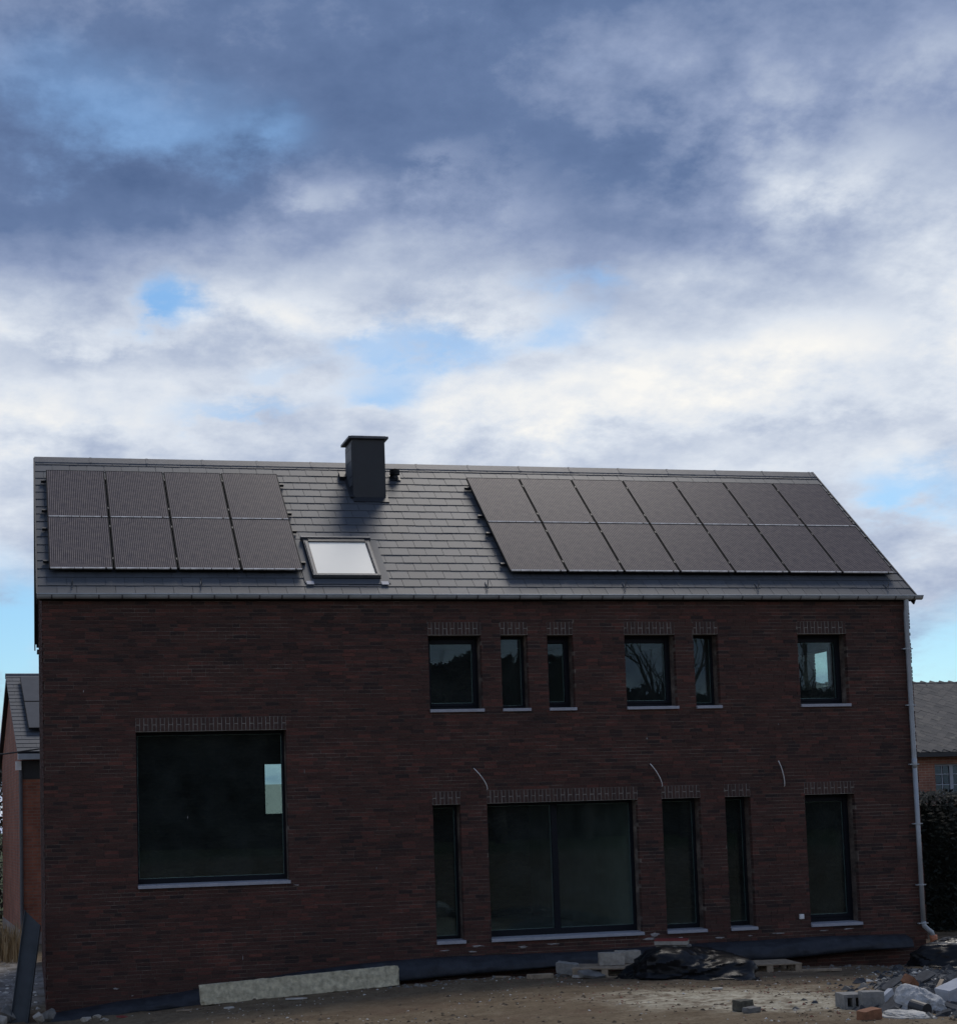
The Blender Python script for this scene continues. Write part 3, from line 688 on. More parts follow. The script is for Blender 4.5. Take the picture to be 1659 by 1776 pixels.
for (ax, n), nm in zip(ARR, ('left-hand', 'right-hand')):
    for row in (0, 1):
        for c in range(n):
            t = empty('solar_panel'); t.matrix_world = roofM(ax+c*(PW+PG), PS0+row*(PH+PG), .12+rng.uniform(-.002, .002))
            tag(t, 'black solar panel, %s from left, %s row of the %s array' % (ORD[c], ('lower', 'upper')[row], nm), 'solar panel', 'solar panels on the roof')
            I = Matrix.Identity(4)
            inst('frame', fr_me, t, I); inst('glass', gl_me, t, I); inst('lip_glint', glint_me, t, I)
            if c:
                for yy in (.3, 1.35): inst('clamp', cl_me, t, Matrix.Translation((0, yy, 0)))
    for k, s in enumerate((.3, 1.35, 1.97, 3.02)):
        mb = MB(); L_ = n*(PW+PG)-PG
        mb.box(-.09, L_+.09, -.02, .02, .03, .078)
        o = mb.build('mounting_rail', M_blackmetal); o.matrix_world = roofM(ax, PS0+s, 0)
        tag(o, 'black mounting rail, %s from the gutter, under the %s solar array' % (ORD[k], nm), 'rail', 'mounting rails under the solar panels')

# ------------------------------------------------------------------ cables and socket on the facade
for (xa, za, xb, zb, d) in ((6.851, 2.763, 7.094, 2.427, 'above the left end of the sliding door'), (9.909, 2.773, 10.139, 2.401, 'right of the sliding door'), (12.234, 2.773, 12.362, 2.357, 'beside the rightmost tall window')):
    mb = MB(); pts = []
    for k in range(9):
        u = k/8; pts.append((xb+(xa-xb)*(u**1.25), -.01-.07*math.sin(u*math.pi*.62), zb+(za-zb)*(u**.9)))
    mb.tube([(xb-.02, .04, zb-.05)]+pts, .0075, 6)
    tag(mb.build('cable', M_white, smooth=True), 'pale cable sticking out of the brick wall '+d, 'cable', 'cables out of the facade')
sk = empty('wall_socket', (12.549, -.004, .122)); tag(sk, 'small white square socket low on the brick wall', 'socket')
mb = MB(); mb.box(-.042, .042, -.03, .004, -.042, .042); mb.build('box', M_white, sk, bevel=.006)
mb = MB(); mb.box(-.028, .028, -.036, -.0305, -.028, .028); mb.build('cover', M_white, sk, bevel=.003)

# ------------------------------------------------------------------ membrane at the wall foot
TX = [-.1, .56, 1.08, 1.82, 2.34, 2.8, 3.88, 4.77, 5.31, 6.11, 6.52, 8.5, 10.73, 11.77, 12.94, 14.45]; TZ = [-.84, -.76, -.69, -.63, -.56, -.52, -.38, -.31, -.28, -.26, -.26, -.28, -.24, -.24, -.22, -.26]
BX = [-.1, 1.06, 2.3, 5.24, 6.36, 8.25, 11.31, 12.77, 13.52, 14.45]; BZ = [-.95, -.87, -.79, -.58, -.53, -.46, -.55, -.50, -.46, -.45]
def membrane():
    mb = MB(); n = 220; m = 12; vs = []
    for i in range(n+1):
        x = -.1+14.55*i/n; zt = interp(x, TX, TZ); zb = interp(x, BX, BZ)
        zb2 = min(zb, zt-.1); w = .30+.06*noise.noise((x*.9, 0, 7))
        for j in range(m+1):
            u = j/m; an = u*math.pi*.5
            y = -.012-w*math.sin(an)**.8; z = zt+(zb2-zt)*(1-math.cos(an))**.9
            wv = .022*noise.noise((x*3.1, j*.35, 0))*min(1, u*3)+.012*noise.noise((x*9, j*.6, 4))*min(1, u*3)
            y += wv; z += .025*noise.noise((x*1.7, 9, j*.15))*min(1, u*4)
            vs.append((x, y-.006, z))
        # the lower hem tucks back under
        for (dy, dz) in ((.05, -.02), (.12, .01)): vs.append((x, -.012-w+dy, zb2+dz))
    k = m+3
    mb.add(vs, [(i*k+j, (i+1)*k+j, (i+1)*k+j+1, i*k+j+1) for i in range(n) for j in range(k-1)])
    o = mb.build('damp_proof_membrane', M_membrane, smooth=True)
    tag(o, 'black plastic damp-proof sheet bulging along the foot of the brick wall', 'membrane')
membrane()

# ------------------------------------------------------------------ things on the site
def rot(ax, ay, az): return Matrix.Rotation(R(az), 4, 'Z') @ Matrix.Rotation(R(ay), 4, 'Y') @ Matrix.Rotation(R(ax), 4, 'X')
def rough_block(name, mat, L_, D_, H_, seg=(24, 5, 5), amp=.006, seed=0, parent=None):
    bm = bmesh.new(); bmesh.ops.create_cube(bm, size=1.0)
    for e_len, axis in ((seg[0], 0), (seg[1], 1), (seg[2], 2)):
        ed = [e for e in bm.edges if abs((e.verts[0].co-e.verts[1].co)[axis]) > .5]
        bmesh.ops.subdivide_edges(bm, edges=ed, cuts=max(0, e_len-1), use_grid_fill=True)
    for v in bm.verts:
        c = Vector((v.co.x*L_, v.co.y*D_, v.co.z*H_)); corner = sum(abs(abs(q)-.5) < 1e-4 for q in v.co)
        nn = noise.noise_vector((c.x*9+seed, c.y*9, c.z*9))*amp+noise.noise_vector((c.x*30+seed, c.y*30, c.z*30))*amp*.6
        if corner >= 2: c *= 1-.006*corner/ max(.1, min(L_, D_, H_)*4)*abs(noise.noise((c.x*14, c.y*14, c.z*14+seed)))*4
        v.co = c+nn
    me = bpy.data.meshes.new(name); bm.to_mesh(me); bm.free(); me.materials.append(mat)
    o = bpy.data.objects.new(name, me); COL.objects.link(o)
    if parent: o.parent = parent
    return o
# concrete beam lying along the membrane
o = rough_block('concrete_beam', M_concrete, 3.05, .20, .30, (60, 4, 6), .010, 2)
a, b = Vector((2.33, -1.0, -.715)), Vector((5.20, -.98, -.575)); c = (a+b)/2
o.matrix_world = Matrix.Translation(c+Vector((0, .02, .155))) @ rot(-4, -math.degrees(math.atan2(b.z-a.z, b.x-a.x)), 0)
tag(o, 'long pale lichen-stained concrete beam lying on the ground along the wall', 'beam')
# steel beam leaning on the corner
sb = empty('steel_beam', (-.40, -.62, -.88))
ax = (Vector((-.17, -.10, .74))-Vector((-.40, -.62, -.88))); Ln = ax.length; ax.normalize()
side = Vector((1, -.12, 0)); side = (side-ax*side.dot(ax)).normalized(); dn = ax.cross(side)
def sbox(mb, u0, u1, w0, w1, l0, l1, l1b=None):
    l1b = l1 if l1b is None else l1b
    vs = [side*u+dn*w+ax*l for l in (0, 1) for u, w in ((u0, w0), (u1, w0), (u1, w1), (u0, w1))]
    vs = []
    for top in (0, 1):
        for u, w in ((u0, w0), (u1, w0), (u1, w1), (u0, w1)):
            l = l0 if not top else l1+(l1b-l1)*(u+.13)/.26
            vs.append(side*u+dn*w+ax*l)
    mb.add(vs, [(0, 3, 2, 1), (4, 5, 6, 7), (0, 1, 5, 4), (1, 2, 6, 5), (2, 3, 7, 6), (3, 0, 4, 7)])
mb = MB(); sbox(mb, -.118, .118, -.006, .006, 0, Ln, Ln-.22); mb.build('web', M_steel, sb)
for u in (-.13, .118):
    mb = MB(); sbox(mb, u, u+.012, -.07, .07, 0, Ln, Ln-.22); mb.build('flange', M_steel, sb, bevel=.003)
tag(sb, 'dark grey steel beam leaning against the left corner of the brick house', 'steel beam')
# hollow block
def hollow_block(name, mat, L_, D_, H_, holes=2):
    mb = MB(); t = .035; us = [-L_/2]; n = holes; cell = (L_-t*(n+1))/n; x = -L_/2
    for k in range(n): us += [x+t, x+t+cell]; x += t+cell
    us.append(L_/2); zs = [-H_/2, -H_/2+t, H_/2-t, H_/2]
    grid_wall(mb, us, zs, lambda u, z: not (abs(z) < H_/2-t and any(us[1+2*k] < u < us[2+2*k] for k in range(n))), -D_/2, D_/2-.03)
    mb.box(-L_/2+.001, L_/2-.001, D_/2-.03, D_/2-.001, -H_/2+.001, H_/2-.001)
    return mb.build(name, mat, bevel=.006)
def lay(o, x, y, h, rotm=(0, 0, 0), sink=.0):
    o.matrix_world = Matrix.Translation((x, y, ground_z(x, y)+h-sink)) @ rot(*rotm); return o
def lump(name, mat, sx, sy, sz, seed, n=14, sub=0):
    r = random.Random(seed); bm = bmesh.new()
    for k in range(n):
        v = Vector((r.gauss(0, 1), r.gauss(0, 1), r.gauss(0, 1))).normalized()*r.uniform(.8, 1.0); bm.verts.new((v.x*sx/2, v.y*sy/2, v.z*sz/2))
    g = bmesh.ops.convex_hull(bm, input=bm.verts)
    bmesh.ops.delete(bm, geom=[v for v in bm.verts if not v.link_faces], context='VERTS')
    me = bpy.data.meshes.new(name); bm.to_mesh(me); bm.free(); me.materials.append(mat)
    o = bpy.data.objects.new(name, me); COL.objects.link(o); return o
def plate(name, mat, L_, D_, T_, seed):
    r = random.Random(seed); n = 7; mb = MB(); pts = []
    for k in range(n):
        an = 2*math.pi*(k+r.uniform(-.25, .25))/n; q = max(abs(math.cos(an)), abs(math.sin(an))); rr = r.uniform(.82, 1.0)/q
        pts.append((math.cos(an)*L_/2*rr, math.sin(an)*D_/2*rr))
    mb.add([(x, y, -T_/2) for x, y in pts]+[(x, y, T_/2) for x, y in pts], [tuple(range(n))[::-1], tuple(range(n, 2*n))]+[(k, (k+1) % n, n+(k+1) % n, n+k) for k in range(n)])
    return mb.build(name, mat)
def loose_brick(name, mat, seed, L_=.21, D_=.10, H_=.065): return rough_block(name, mat, L_, D_, H_, (7, 4, 3), .004, seed)
def T(o, label, cat, group=None): return tag(o, label, cat, group)
# pallets
def pallet(name, x, y, rz, L_, D_, label, lift=0.0):
    t = empty(name, (x, y, ground_z(x, y)+lift), R(rz)); nb = 6; w = D_/nb*.82
    for k in range(nb):
        yy = -D_/2+w/2+k*(D_-w)/(nb-1); mb = MB(); mb.box(-L_/2, L_/2, yy-w/2, yy+w/2, .122, .144); mb.build('top_board', M_wood, t, bevel=.003)
    for k in range(3):
        yy = -D_/2+.05+k*(D_-.1)/2; mb = MB(); mb.box(-L_/2, L_/2, yy-.045, yy+.045, 0, .02); mb.build('bottom_board', M_wood, t)
        for j in range(3):
            xx = -L_/2+.06+j*(L_-.12)/2; mb = MB(); mb.box(xx-.05, xx+.05, yy-.045, yy+.045, .021, .098); mb.build('block', M_wood, t)
    for j in range(3):
        xx = -L_/2+.06+j*(L_-.12)/2; mb = MB(); mb.box(xx-.05, xx+.05, -D_/2+.005, D_/2-.005, .099, .121); mb.build('stringer', M_wood, t)
    return tag(t, label, 'pallet', 'wooden pallets')
p1 = pallet('pallet', 8.42, -1.65, -24, 1.0, .75, 'small wooden pallet carrying a pale concrete block beside the black tarpaulin', .02)
z1 = p1.location.z+.146
o = rough_block('concrete_block', M_block_pale, .39, .19, .19, (14, 7, 7), .005, 5); o.matrix_world = Matrix.Translation((8.52, -1.62, z1+.098)) @ rot(0, 0, -12)
T(o, 'pale concrete block lying on the wooden pallet, nearest its left edge', 'concrete block')
o = rough_block('concrete_block', M_block_pale, .39, .19, .19, (14, 7, 7), .005, 6); o.matrix_world = Matrix.Translation((8.86, -1.42, z1+.098)) @ rot(0, 0, -12)
T(o, 'pale concrete block on the pallet, half behind the black tarpaulin', 'concrete block')
pallet('pallet', 11.15, -1.35, -6, 1.05, .75, 'low wooden pallet on the earth right of the black tarpaulin')
mb = MB(); mb.box(-.42, .42, -.05, .05, -.02, .02); T(lay(mb.build('timber_plank', M_wood, bevel=.004), 11.95, -1.6, .03, (0, 1, -3)), 'grey timber plank lying flat right of the low pallet', 'plank')
mb = MB(); mb.box(-.20, .20, -.06, .06, -.035, .035); T(lay(mb.build('timber_offcut', M_wood, bevel=.005), 7.32, -1.75, .045, (0, 1, 9)), 'short timber offcut left of the pallet', 'plank')
o = rough_block('kerb_stone', M_block, .34, .12, .17, (12, 5, 6), .008, 9); T(lay(o, 7.86, -1.45, .12, (8, 6, -38)), 'small grey concrete kerb piece leaning in front of the pallet', 'concrete block')
T(lay(plate('broken_paving_slab', M_rubblegrey, .42, .26, .04, 3), 8.06, -1.98, .07, (26, 0, 20)), 'broken grey slab propped against the front of the pallet', 'slab')
T(lay(lump('stone', M_rubblegrey, .26, .2, .16, 31), 8.55, -2.6, .05), 'grey stone at the left foot of the black tarpaulin', 'stone')
T(lay(plate('broken_tile', M_rubblepale, .22, .10, .03, 8), 7.85, -1.95, .025, (6, 4, 15)), 'pale broken tile in front of the pallet', 'tile')
# plastic and cloth heaps
def heap(name, mat, cx, cy, sx, sy, H, seed, label, cat, creases=1.0, rz=0, prof=None, sharp=2.6):
    nr, na = 44, 120; vs = []; fs = []
    g0 = ground_z(cx, cy)
    def ridged(p):
        a = 0; w = 1
        for k in range(4):
            a += w*(1-min(1, abs(noise.noise(p))*2.6)); p = Vector(p)*1.9+Vector((3.1, 1.7, 5.3)); w *= .52
        return a/2-.5
    c, s_ = math.cos(R(rz)), math.sin(R(rz))
    for i in range(nr+1):
        for k in range(na):
            an = 2*math.pi*k/na; th = R(100)*(i/nr)**.85
            d = Vector((math.sin(th)*math.cos(an), math.sin(th)*math.sin(an), math.cos(th)))
            r = (abs(d.x)**sharp+abs(d.y)**sharp+abs(d.z)**sharp)**(-1/sharp)
            q = d*1.15+Vector((seed, seed*.6, -seed))
            r *= 1+creases*(.30*noise.noise(q*.9)+.17*ridged(q*1.25)+.06*ridged(q*2.2+Vector((4, 1, 2)))+.01*noise.noise(q*9))
            if d.z < .25: r *= 1+.10*(.25-d.z)*4*(1+noise.noise(q*2.2))            # the hem spreads on the ground
            x, y, z = d.x*r*sx, d.y*r*sy, d.z*r*H
            if prof: z *= prof(x/sx, y/sy)
            X, Y = cx+x*c-y*s_, cy+x*s_+y*c; zg = ground_z(X, Y)
            z = max(g0+z, zg+.012) if i < nr else zg-.01
            vs.append((X-cx, Y-cy, z-g0))
    for i in range(nr):
        for k in range(na): fs.append((i*na+k, i*na+(k+1) % na, (i+1)*na+(k+1) % na, (i+1)*na+k))
    mb = MB(); mb.add(vs, [f[::-1] for f in fs]); o = mb.build(name, mat, smooth=False); o.location = (cx, cy, g0)
    o.data.shade_smooth(); o.data.set_sharp_from_angle(angle=R(30))
    return tag(o, label, cat)
heap('tarpaulin', M_tarp, 9.30, -2.75, .86, .72, .43, 3.3, 'crumpled black plastic tarpaulin heaped over a pile in front of the doors', 'tarpaulin', 1.0, -12, lambda a, b: 1.0-.10*a, 3.2)
heap('plastic_bag', M_tarp, 14.55, -1.75, .85, .6, .44, 8.1, 'heap of black plastic at the right edge below the hedge', 'plastic sheet', .9, -20)
# red board lying behind the tarpaulin
rb = empty('red_board', (9.80, -1.05, -.145), R(-28)); tag(rb, 'red-faced board with a pale edge lying on top behind the tarpaulin', 'board')
mb = MB(); mb.box(-.30, .22, -.16, .16, .06, .085); mb.build('red_face', M_redpaint, rb)
mb = MB(); mb.box(-.30, .22, -.16, .16, -.0, .059); mb.build('pale_core', M_block_pale, rb)
# stack under it
for k, (x, y) in enumerate(((9.68, -.98), (9.90, -1.12))):
    o = rough_block('concrete_block', M_block, .29, .19, .39, (7, 5, 10), .004, 40+k)
    o.matrix_world = Matrix.Translation((x, y, -.145-.39/2-.003)) @ rot(0, 0, -28+9*k)
    T(o, ('grey concrete block under the red board, nearer the wall', 'grey concrete block under the red board, behind the tarpaulin')[k], 'concrete block')
# dark block on the sand, hollow blocks
o = rough_block('concrete_block', simple('mossy_block', (.09, .085, .065), .95, var=.4, scale=14, bstr=.5), .19, .14, .12, (8, 6, 6), .008, 12); T(lay(o, 7.36, -8.85, .065, (0, 0, 14)), 'dark mossy block standing on the pale sand', 'concrete block')
T(lay(loose_brick('brick_fragment', M_rubblegrey, 13), 7.34, -9.1, .03, (3, 0, 30)), 'grey brick fragment just below the dark mossy block', 'brick')
o = hollow_block('hollow_block', M_block, .22, .30, .17); T(lay(o, 8.58, -8.95, .075, (0, 0, -8)), 'grey hollow concrete block showing two dark holes', 'concrete block')
o = rough_block('concrete_block', M_block, .24, .19, .21, (8, 6, 7), .004, 14); T(lay(o, 8.70, -9.22, .095, (0, 0, -14)), 'plain grey concrete block right beside the hollow block', 'concrete block')
# rubble pile at right
T(lay(loose_brick('loose_brick', M_orange, 15, .22, .13, .11), 7.84, -10.72, .05, (2, -6, 16)), 'orange brick lying at the lower edge left of the white sack', 'brick')
heap('white_sack', M_sack, 8.93, -9.8, .19, .27, .23, 5.2, 'crumpled dirty white sack lying on the rubble pile', 'sack', 1.1, 24)
heap('plaster_spill', M_rubblepale, 8.30, -10.6, .17, .22, .06, 2.2, 'spilled pale plaster below the white sack', 'plaster', 1.2, 10)
o = rough_block('foam_block', M_foam, .42, .20, .16, (10, 5, 5), .004, 17); T(lay(o, 9.66, -9.30, .13, (6, -12, 20)), 'white foam block at the right edge of the rubble pile', 'foam block')
T(lay(loose_brick('loose_brick', M_orange, 18, .21, .12, .11), 9.62, -8.45, .16, (24, 30, 40)), 'orange brick tilted on the pile behind the white foam block', 'brick')
T(lay(loose_brick('loose_brick', M_orange, 19, .15, .11, .10), 9.38, -8.75, .09, (0, -20, 10)), 'smaller orange brick piece touching the white sack', 'brick')
for k, (x, y, h, L_, D_, rt, lab) in enumerate((
        (8.98, -9.1, .06, .36, .13, (4, -20, 24), 'dark broken slate sloping left of the white sack'),
        (9.22, -8.7, .08, .36, .13, (4, -22, 30), 'dark slate slanting up the pile behind the white sack'),
        (9.7, -7.9, .09, .44, .15, (4, -18, 26), 'long dark slate on the ridge of the rubble pile'),
        (8.62, -9.75, .04, .40, .18, (8, -16, 22), 'black slate shard at the foot of the white sack'),
        (9.2, -10.0, .05, .30, .18, (14, 18, -20), 'slate shard right of the white sack'),
        (10.2, -7.8, .08, .34, .15, (4, -18, 20), 'slate at the top right of the rubble pile'),
        (10.8, -6.8, .08, .44, .24, (10, -16, 30), 'slate lying beyond the orange brick on the pile'))):
    T(lay(plate('broken_slate', M_slatechip, L_, D_, .018, 50+k), x, y, h, rt), lab, 'slate', 'broken slates on the rubble pile')
o = rough_block('foam_offcut', M_foam, .20, .06, .07, (6, 3, 3), .003, 22); T(lay(o, 8.92, -9.15, .13, (0, -24, 24)), 'small white foam offcut on the dark slate', 'foam block')
mb = MB(); mb.tube([(0, -.10, 0), (0, .10, 0)], .07, 18); mb.tube([(0, -.101, 0), (0, -.1005, 0)], .05, 18)
T(lay(mb.build('pipe_offcut', M_blackmetal, smooth=False), 8.70, -10.2, .06, (10, 30, 20)), 'short black pipe offcut in front of the white sack', 'pipe')
rr = random.Random(77)
PM = [(M_rubblegrey, 'grey'), (M_slatechip, 'dark'), (M_rubblepale, 'pale'), (M_redbrick, 'brick-red')]
inv = M.inverted()
def img_x(v):
    q = inv @ v; return q.x/-q.z
lumps = []
for k in range(28):
    u = rr.random()**1.5; x = 9.05+3.6*u+rr.uniform(-.3, .8)*(1-u*.4); y = -10.0+5.4*u+rr.uniform(-.6, .8)*(1-.3*u)
    s = rr.uniform(.11, .22)*(1-.3*u); mi = k % 4
    o = lump('rubble_piece', PM[mi][0], s, s*rr.uniform(.6, 1), s*rr.uniform(.45, .8), 100+k, 12)
    lay(o, x, y, s*.15, (rr.uniform(-20, 20), rr.uniform(-20, 20), rr.uniform(0, 180))); lumps.append((mi, img_x(Vector((x, y, 0))), o))
for mi in range(4):
    for k, (_, _, o) in enumerate(sorted([l for l in lumps if l[0] == mi], key=lambda l: l[1])):
        tag(o, '%s lump of rubble, %s %s one from the left in the heap at right' % (PM[mi][1], ORD7[k], PM[mi][1]), 'rubble', 'lumps of rubble in the heap')
for k in range(7):
    x = 11.2+k*.32+rr.uniform(-.1, .1); y = -5.6+k*.44+rr.uniform(-.15, .15); s = rr.uniform(.07, .12)
    o = lump('white_stone', M_rubblepale, s, s, s*.8, 160+k, 12); lay(o, x, y, s*.3)
    tag(o, 'small white stone, %s from the near end of the row above the heap' % ORD7[k], 'stone', 'white stones along the rubble heap')
for k, (x, y, L_, a, lab) in enumerate(((9.3, -9.1, .30, 30, 'grey lath sticking out of the heap left of the foam block'), (9.9, -8.6, .36, 48, 'grey lath lying across the heap behind the foam block'), (9.0, -8.35, .28, 12, 'grey lath at the left foot of the rubble heap'))):
    mb = MB(); mb.box(-L_/2, L_/2, -.022, .022, -.012, .012); T(lay(mb.build('timber_lath', M_wood, bevel=.003), x, y, .09, (6, -14, a)), lab, 'lath', 'laths in the rubble heap')
# stones at the left corner
for k, (x, y, sx, sy, sz, h, m_, rt, lab) in enumerate(((-.12, -.98, .20, .16, .24, .10, M_block_pale, (10, -24, 30), 'pale concrete lump at the foot of the steel beam'),
        (.02, -.72, .30, .24, .26, .12, M_rubblegrey, (10, 10, 20), 'dark grey stone between the steel beam and the brick corner'),
        (-.55, -.55, .40, .3, .34, .12, M_rubblegrey, (0, 20, 60), 'grey stone left of the steel beam'),
        (-.66, -.85, .26, .2, .2, .06, M_block_pale, (0, 0, 10), 'pale stone in the bottom left corner'))):
    T(lay(lump('stone', m_, sx, sy, sz, 200+k, 13), x, y, h, rt), lab, 'stone')
# tiles, red scrap and chips by the membrane
T(lay(plate('red_scrap', M_redpaint, .18, .12, .01, 61), 1.05, -1.55, .02, (6, 4, 10)), 'red scrap of plastic on the ground by the membrane', 'scrap')
for k, (x, y, s) in enumerate(((.55, -1.35, .2), (.80, -1.75, .16), (.72, -1.05, .16))):
    T(lay(lump('broken_pot', M_block_pale, s, s, s*.6, 300+k), x, y, s*.15, (0, 0, 30*k)), 'pale broken clay piece, %s from the brick corner' % ORD[k], 'rubble', 'clay pieces by the membrane')
for k, (x, y, L_, a) in enumerate(((3.6, -1.55, .34, 12), (1.95, -1.5, .3, 25), (2.55, -2.0, .2, 40), (6.9, -1.2, .25, -10), (8.5, -5.6, .2, 20), (9.2, -6.6, .24, 8))):
    T(lay(plate('wood_splinter', M_wood if k % 2 else M_rubblepale, L_, .06, .02, 400+k), x, y, .015, (2, 2, a)), ('pale flat splinter lying in front of the concrete beam', 'timber splinter at the left end of the concrete beam', 'pale chip below the left end of the concrete beam', 'timber splinter under the left tall window', 'pale chip on the left of the sand patch', 'timber splinter at the right end of the sand patch')[k], 'splinter')
# loose chippings
def chippings(name, mat, count, seed, label, zone, smin, smax, dens=None):
    r = random.Random(seed); mb = MB(); made = 0
    base = [(1, 0, 0), (-.5, .87, 0), (-.5, -.87, 0), (.3, .2, .8), (-.3, -.1, .7)]
    while made < count:
        x, y = zone(r); s = r.uniform(smin, smax)*(r.random()**1.2+.35)
        if dens and r.random() > dens(x, y): continue
        z = ground_z(x, y); an = r.uniform(0, 6.28); c, q = math.cos(an), math.sin(an)
        vs = []
        for (a, b, d) in base:
            a, b, d = a*s*r.uniform(.7, 1.3), b*s*r.uniform(.6, 1.1), d*s*r.uniform(.4, .9); vs.append((x+a*c-b*q, y+a*q+b*c, z+d-.003))
        mb.add(vs, [(0, 1, 3), (1, 4, 3), (1, 2, 4), (2, 0, 4), (0, 3, 4)], r.random()); made += 1
    tag(mb.build(name, mat), label, 'gravel', kind='stuff')
zone_all = lambda r: (r.uniform(-1.5, 13), -1.0-10.5*r.random()**1.1)
def dn_(x, y): return max(.08, min(1, .5+1.3*noise.noise((x*.6, y*.6, 9))))
chippings('earth_clods', simple('earth_clod', (.115, .085, .056), .97, var=.4, scale=10), 3600, 5, 'brown clods of earth strewn over the site', zone_all, .010, .038, dn_)
chippings('pale_gravel', M_rubblepale, 1300, 6, 'pale stone chips strewn over the earth', zone_all, .008, .026, dn_)
chippings('brick_chips', M_redbrick, 900, 7, 'brick-red chips strewn over the earth', lambda r: (r.uniform(6, 14), r.uniform(-10, -1)), .010, .03, dn_)
chippings('wall_foot_rubble', M_rubblegrey, 700, 8, 'grey rubble along the foot of the wall', lambda r: (r.uniform(5, 14.5), r.uniform(-1.6, -.5)), .015, .05)
def heap_zone(r):
    u = r.random()*1.25; return (9.1+3.5*u+r.gauss(0, .42), -9.9+5.4*u+r.gauss(0, .5))
chippings('heap_rubble', M_rubblegrey, 2200, 9, 'grey fine rubble between the lumps of the heap', heap_zone, .03, .11)
chippings('heap_slate_chips', M_slatechip, 2200, 19, 'dark slate chips between the lumps of the heap', heap_zone, .035, .12)
chippings('heap_plaster_chips', M_rubblepale, 450, 29, 'pale plaster chips between the lumps of the heap', heap_zone, .02, .07)
chippings('gable_grit', M_rubblepale, 500, 10, 'pale grit on the path beside the gable', lambda r: (r.uniform(-3, -.1), r.uniform(0, 7)), .02, .05)

# ------------------------------------------------------------------ neighbour house at left
def tex_brick(name, c1, c2, mort):
    m, t, b, _ = new_mat(name); L = t.links.new
    tc = N(t, 'ShaderNodeTexCoord'); sp = N(t, 'ShaderNodeSeparateXYZ'); L(tc.outputs['Object'], sp.inputs[0])
    cb = N(t, 'ShaderNodeCombineXYZ'); L(wmath('ADD', sp.outputs[0], sp.outputs[1], t=t), cb.inputs[0]); L(sp.outputs[2], cb.inputs[1])
    bt = N(t, 'ShaderNodeTexBrick'); bt.inputs['Scale'].default_value = 1; bt.inputs['Brick Width'].default_value = .22; bt.inputs['Row Height'].default_value = .07; bt.inputs['Mortar Size'].default_value = .009
    bt.inputs['Color1'].default_value = (*c1, 1); bt.inputs['Color2'].default_value = (*c2, 1); bt.inputs['Mortar'].default_value = (*mort, 1); L(cb.outputs[0], bt.inputs['Vector'])
    n = noise_n(t, 1.6, 5, .65); c = mixc(t, 1.0, bt.outputs[0], ramp_n(t, n, ((.3, (.65, .62, .6)), (.7, (1.3, 1.3, 1.3)))), 'MULTIPLY')
    L(c, b.inputs['Base Color']); b.inputs['Roughness'].default_value = .92; bump(t, b, bt.outputs['Fac'], -.5, .01); return m
M_nb = tex_brick('orange_red_brick', (.33, .115, .065), (.23, .08, .05), (.22, .14, .105))
M_nb2 = tex_brick('salmon_brick', (.30, .13, .085), (.24, .10, .07), (.30, .22, .17))
M_plinth = simple('rendered_plinth', (.30, .26, .24), .95, var=.25, scale=4)
M_npv = simple('sky_grey_solar_glass', (.095, .10, .11), .5, var=.12, scale=3, bstr=0, spec=.03)  # sky reflected in the panels is put into this grey
nbh = empty('neighbour_house', (-.36, 12.0, -.75), R(4.4)); tag(nbh, 'orange-red brick house with grey slate roof behind the left gable', 'house')
NL, ND, NE, NRZ = 4.4, 7.0, 4.48, 6.42
mb = MB()
mb.add([(0, 0, 0), (NL, 0, 0), (NL, ND, 0), (0, ND, 0), (0, 0, NE), (NL, 0, NE), (NL, ND, NE), (0, ND, NE), (0, ND/2, NRZ-.12), (NL, ND/2, NRZ-.12)],
       [(0, 1, 5, 4), (2, 3, 7, 6), (3, 0, 4, 8, 7), (1, 2, 6, 9, 5)]); mb.build('wall', M_nb, nbh)
mb = MB(); mb.box(-.02, NL, -.02, ND, -.3, .42); mb.build('plinth', M_plinth, nbh)
nt = Vector((0, ND/2+.2, NRZ-NE+.12)); nL = nt.length; nt.normalize(); nn = Vector((0, -nt.z, nt.y))
def nP(x, s, h): return Vector((x, -.2, NE-.10))+nt*s+nn*h
mb = MB()
for mir in (0, 1):
    vs = [nP(x, s, h) for h in (-.02, .10) for x, s in ((-.10, 0), (NL+.1, 0), (NL+.1, nL), (-.10, nL))]
    if mir: vs = [Vector((v.x, ND-v.y, v.z)) for v in vs]
    mb.add(vs, [(0, 3, 2, 1), (4, 5, 6, 7), (0, 1, 5, 4), (1, 2, 6, 5), (2, 3, 7, 6), (3, 0, 4, 7)])
nroof = mb.build('roof', M_blackmetal, nbh)
k = 0; s = -.02; rs = MB(); pieces = []
while s < nL-.1:
    x = -.115-(.15 if k % 2 else 0)
    while x < 3.2:
        a, b = max(x, -.115), x+.295; Lk = min(.34, nL-s)
        rs.add([nP(*q) for q in ((a, s, .108), (b, s, .108), (b, s+Lk, .094), (a, s+Lk, .094), (a, s, .122), (b, s, .122), (b, s+Lk, .106), (a, s+Lk, .106))], [(4, 5, 6, 7), (0, 1, 5, 4), (3, 0, 4, 7)], rng.random()); x += .3
    s += .205; k += 1
tag(rs.build('slates', M_slate, nroof), kind='stuff')
mb = MB(); mb.tube([(-.12, ND/2, NRZ+.10), (NL+.1, ND/2, NRZ+.10)], .07, 8); mb.build('ridge', M_flash, nroof)
mb = MB(); mb.box(-.04, NL, -.02, -.004, NE-.62, NE-.2); mb.build('frieze_board', M_blackmetal, nbh)
mb = MB(); mb.box(-.1, NL, -.33, -.18, NE-.19, NE-.06); ng = mb.build('gutter', M_zinc, nbh)
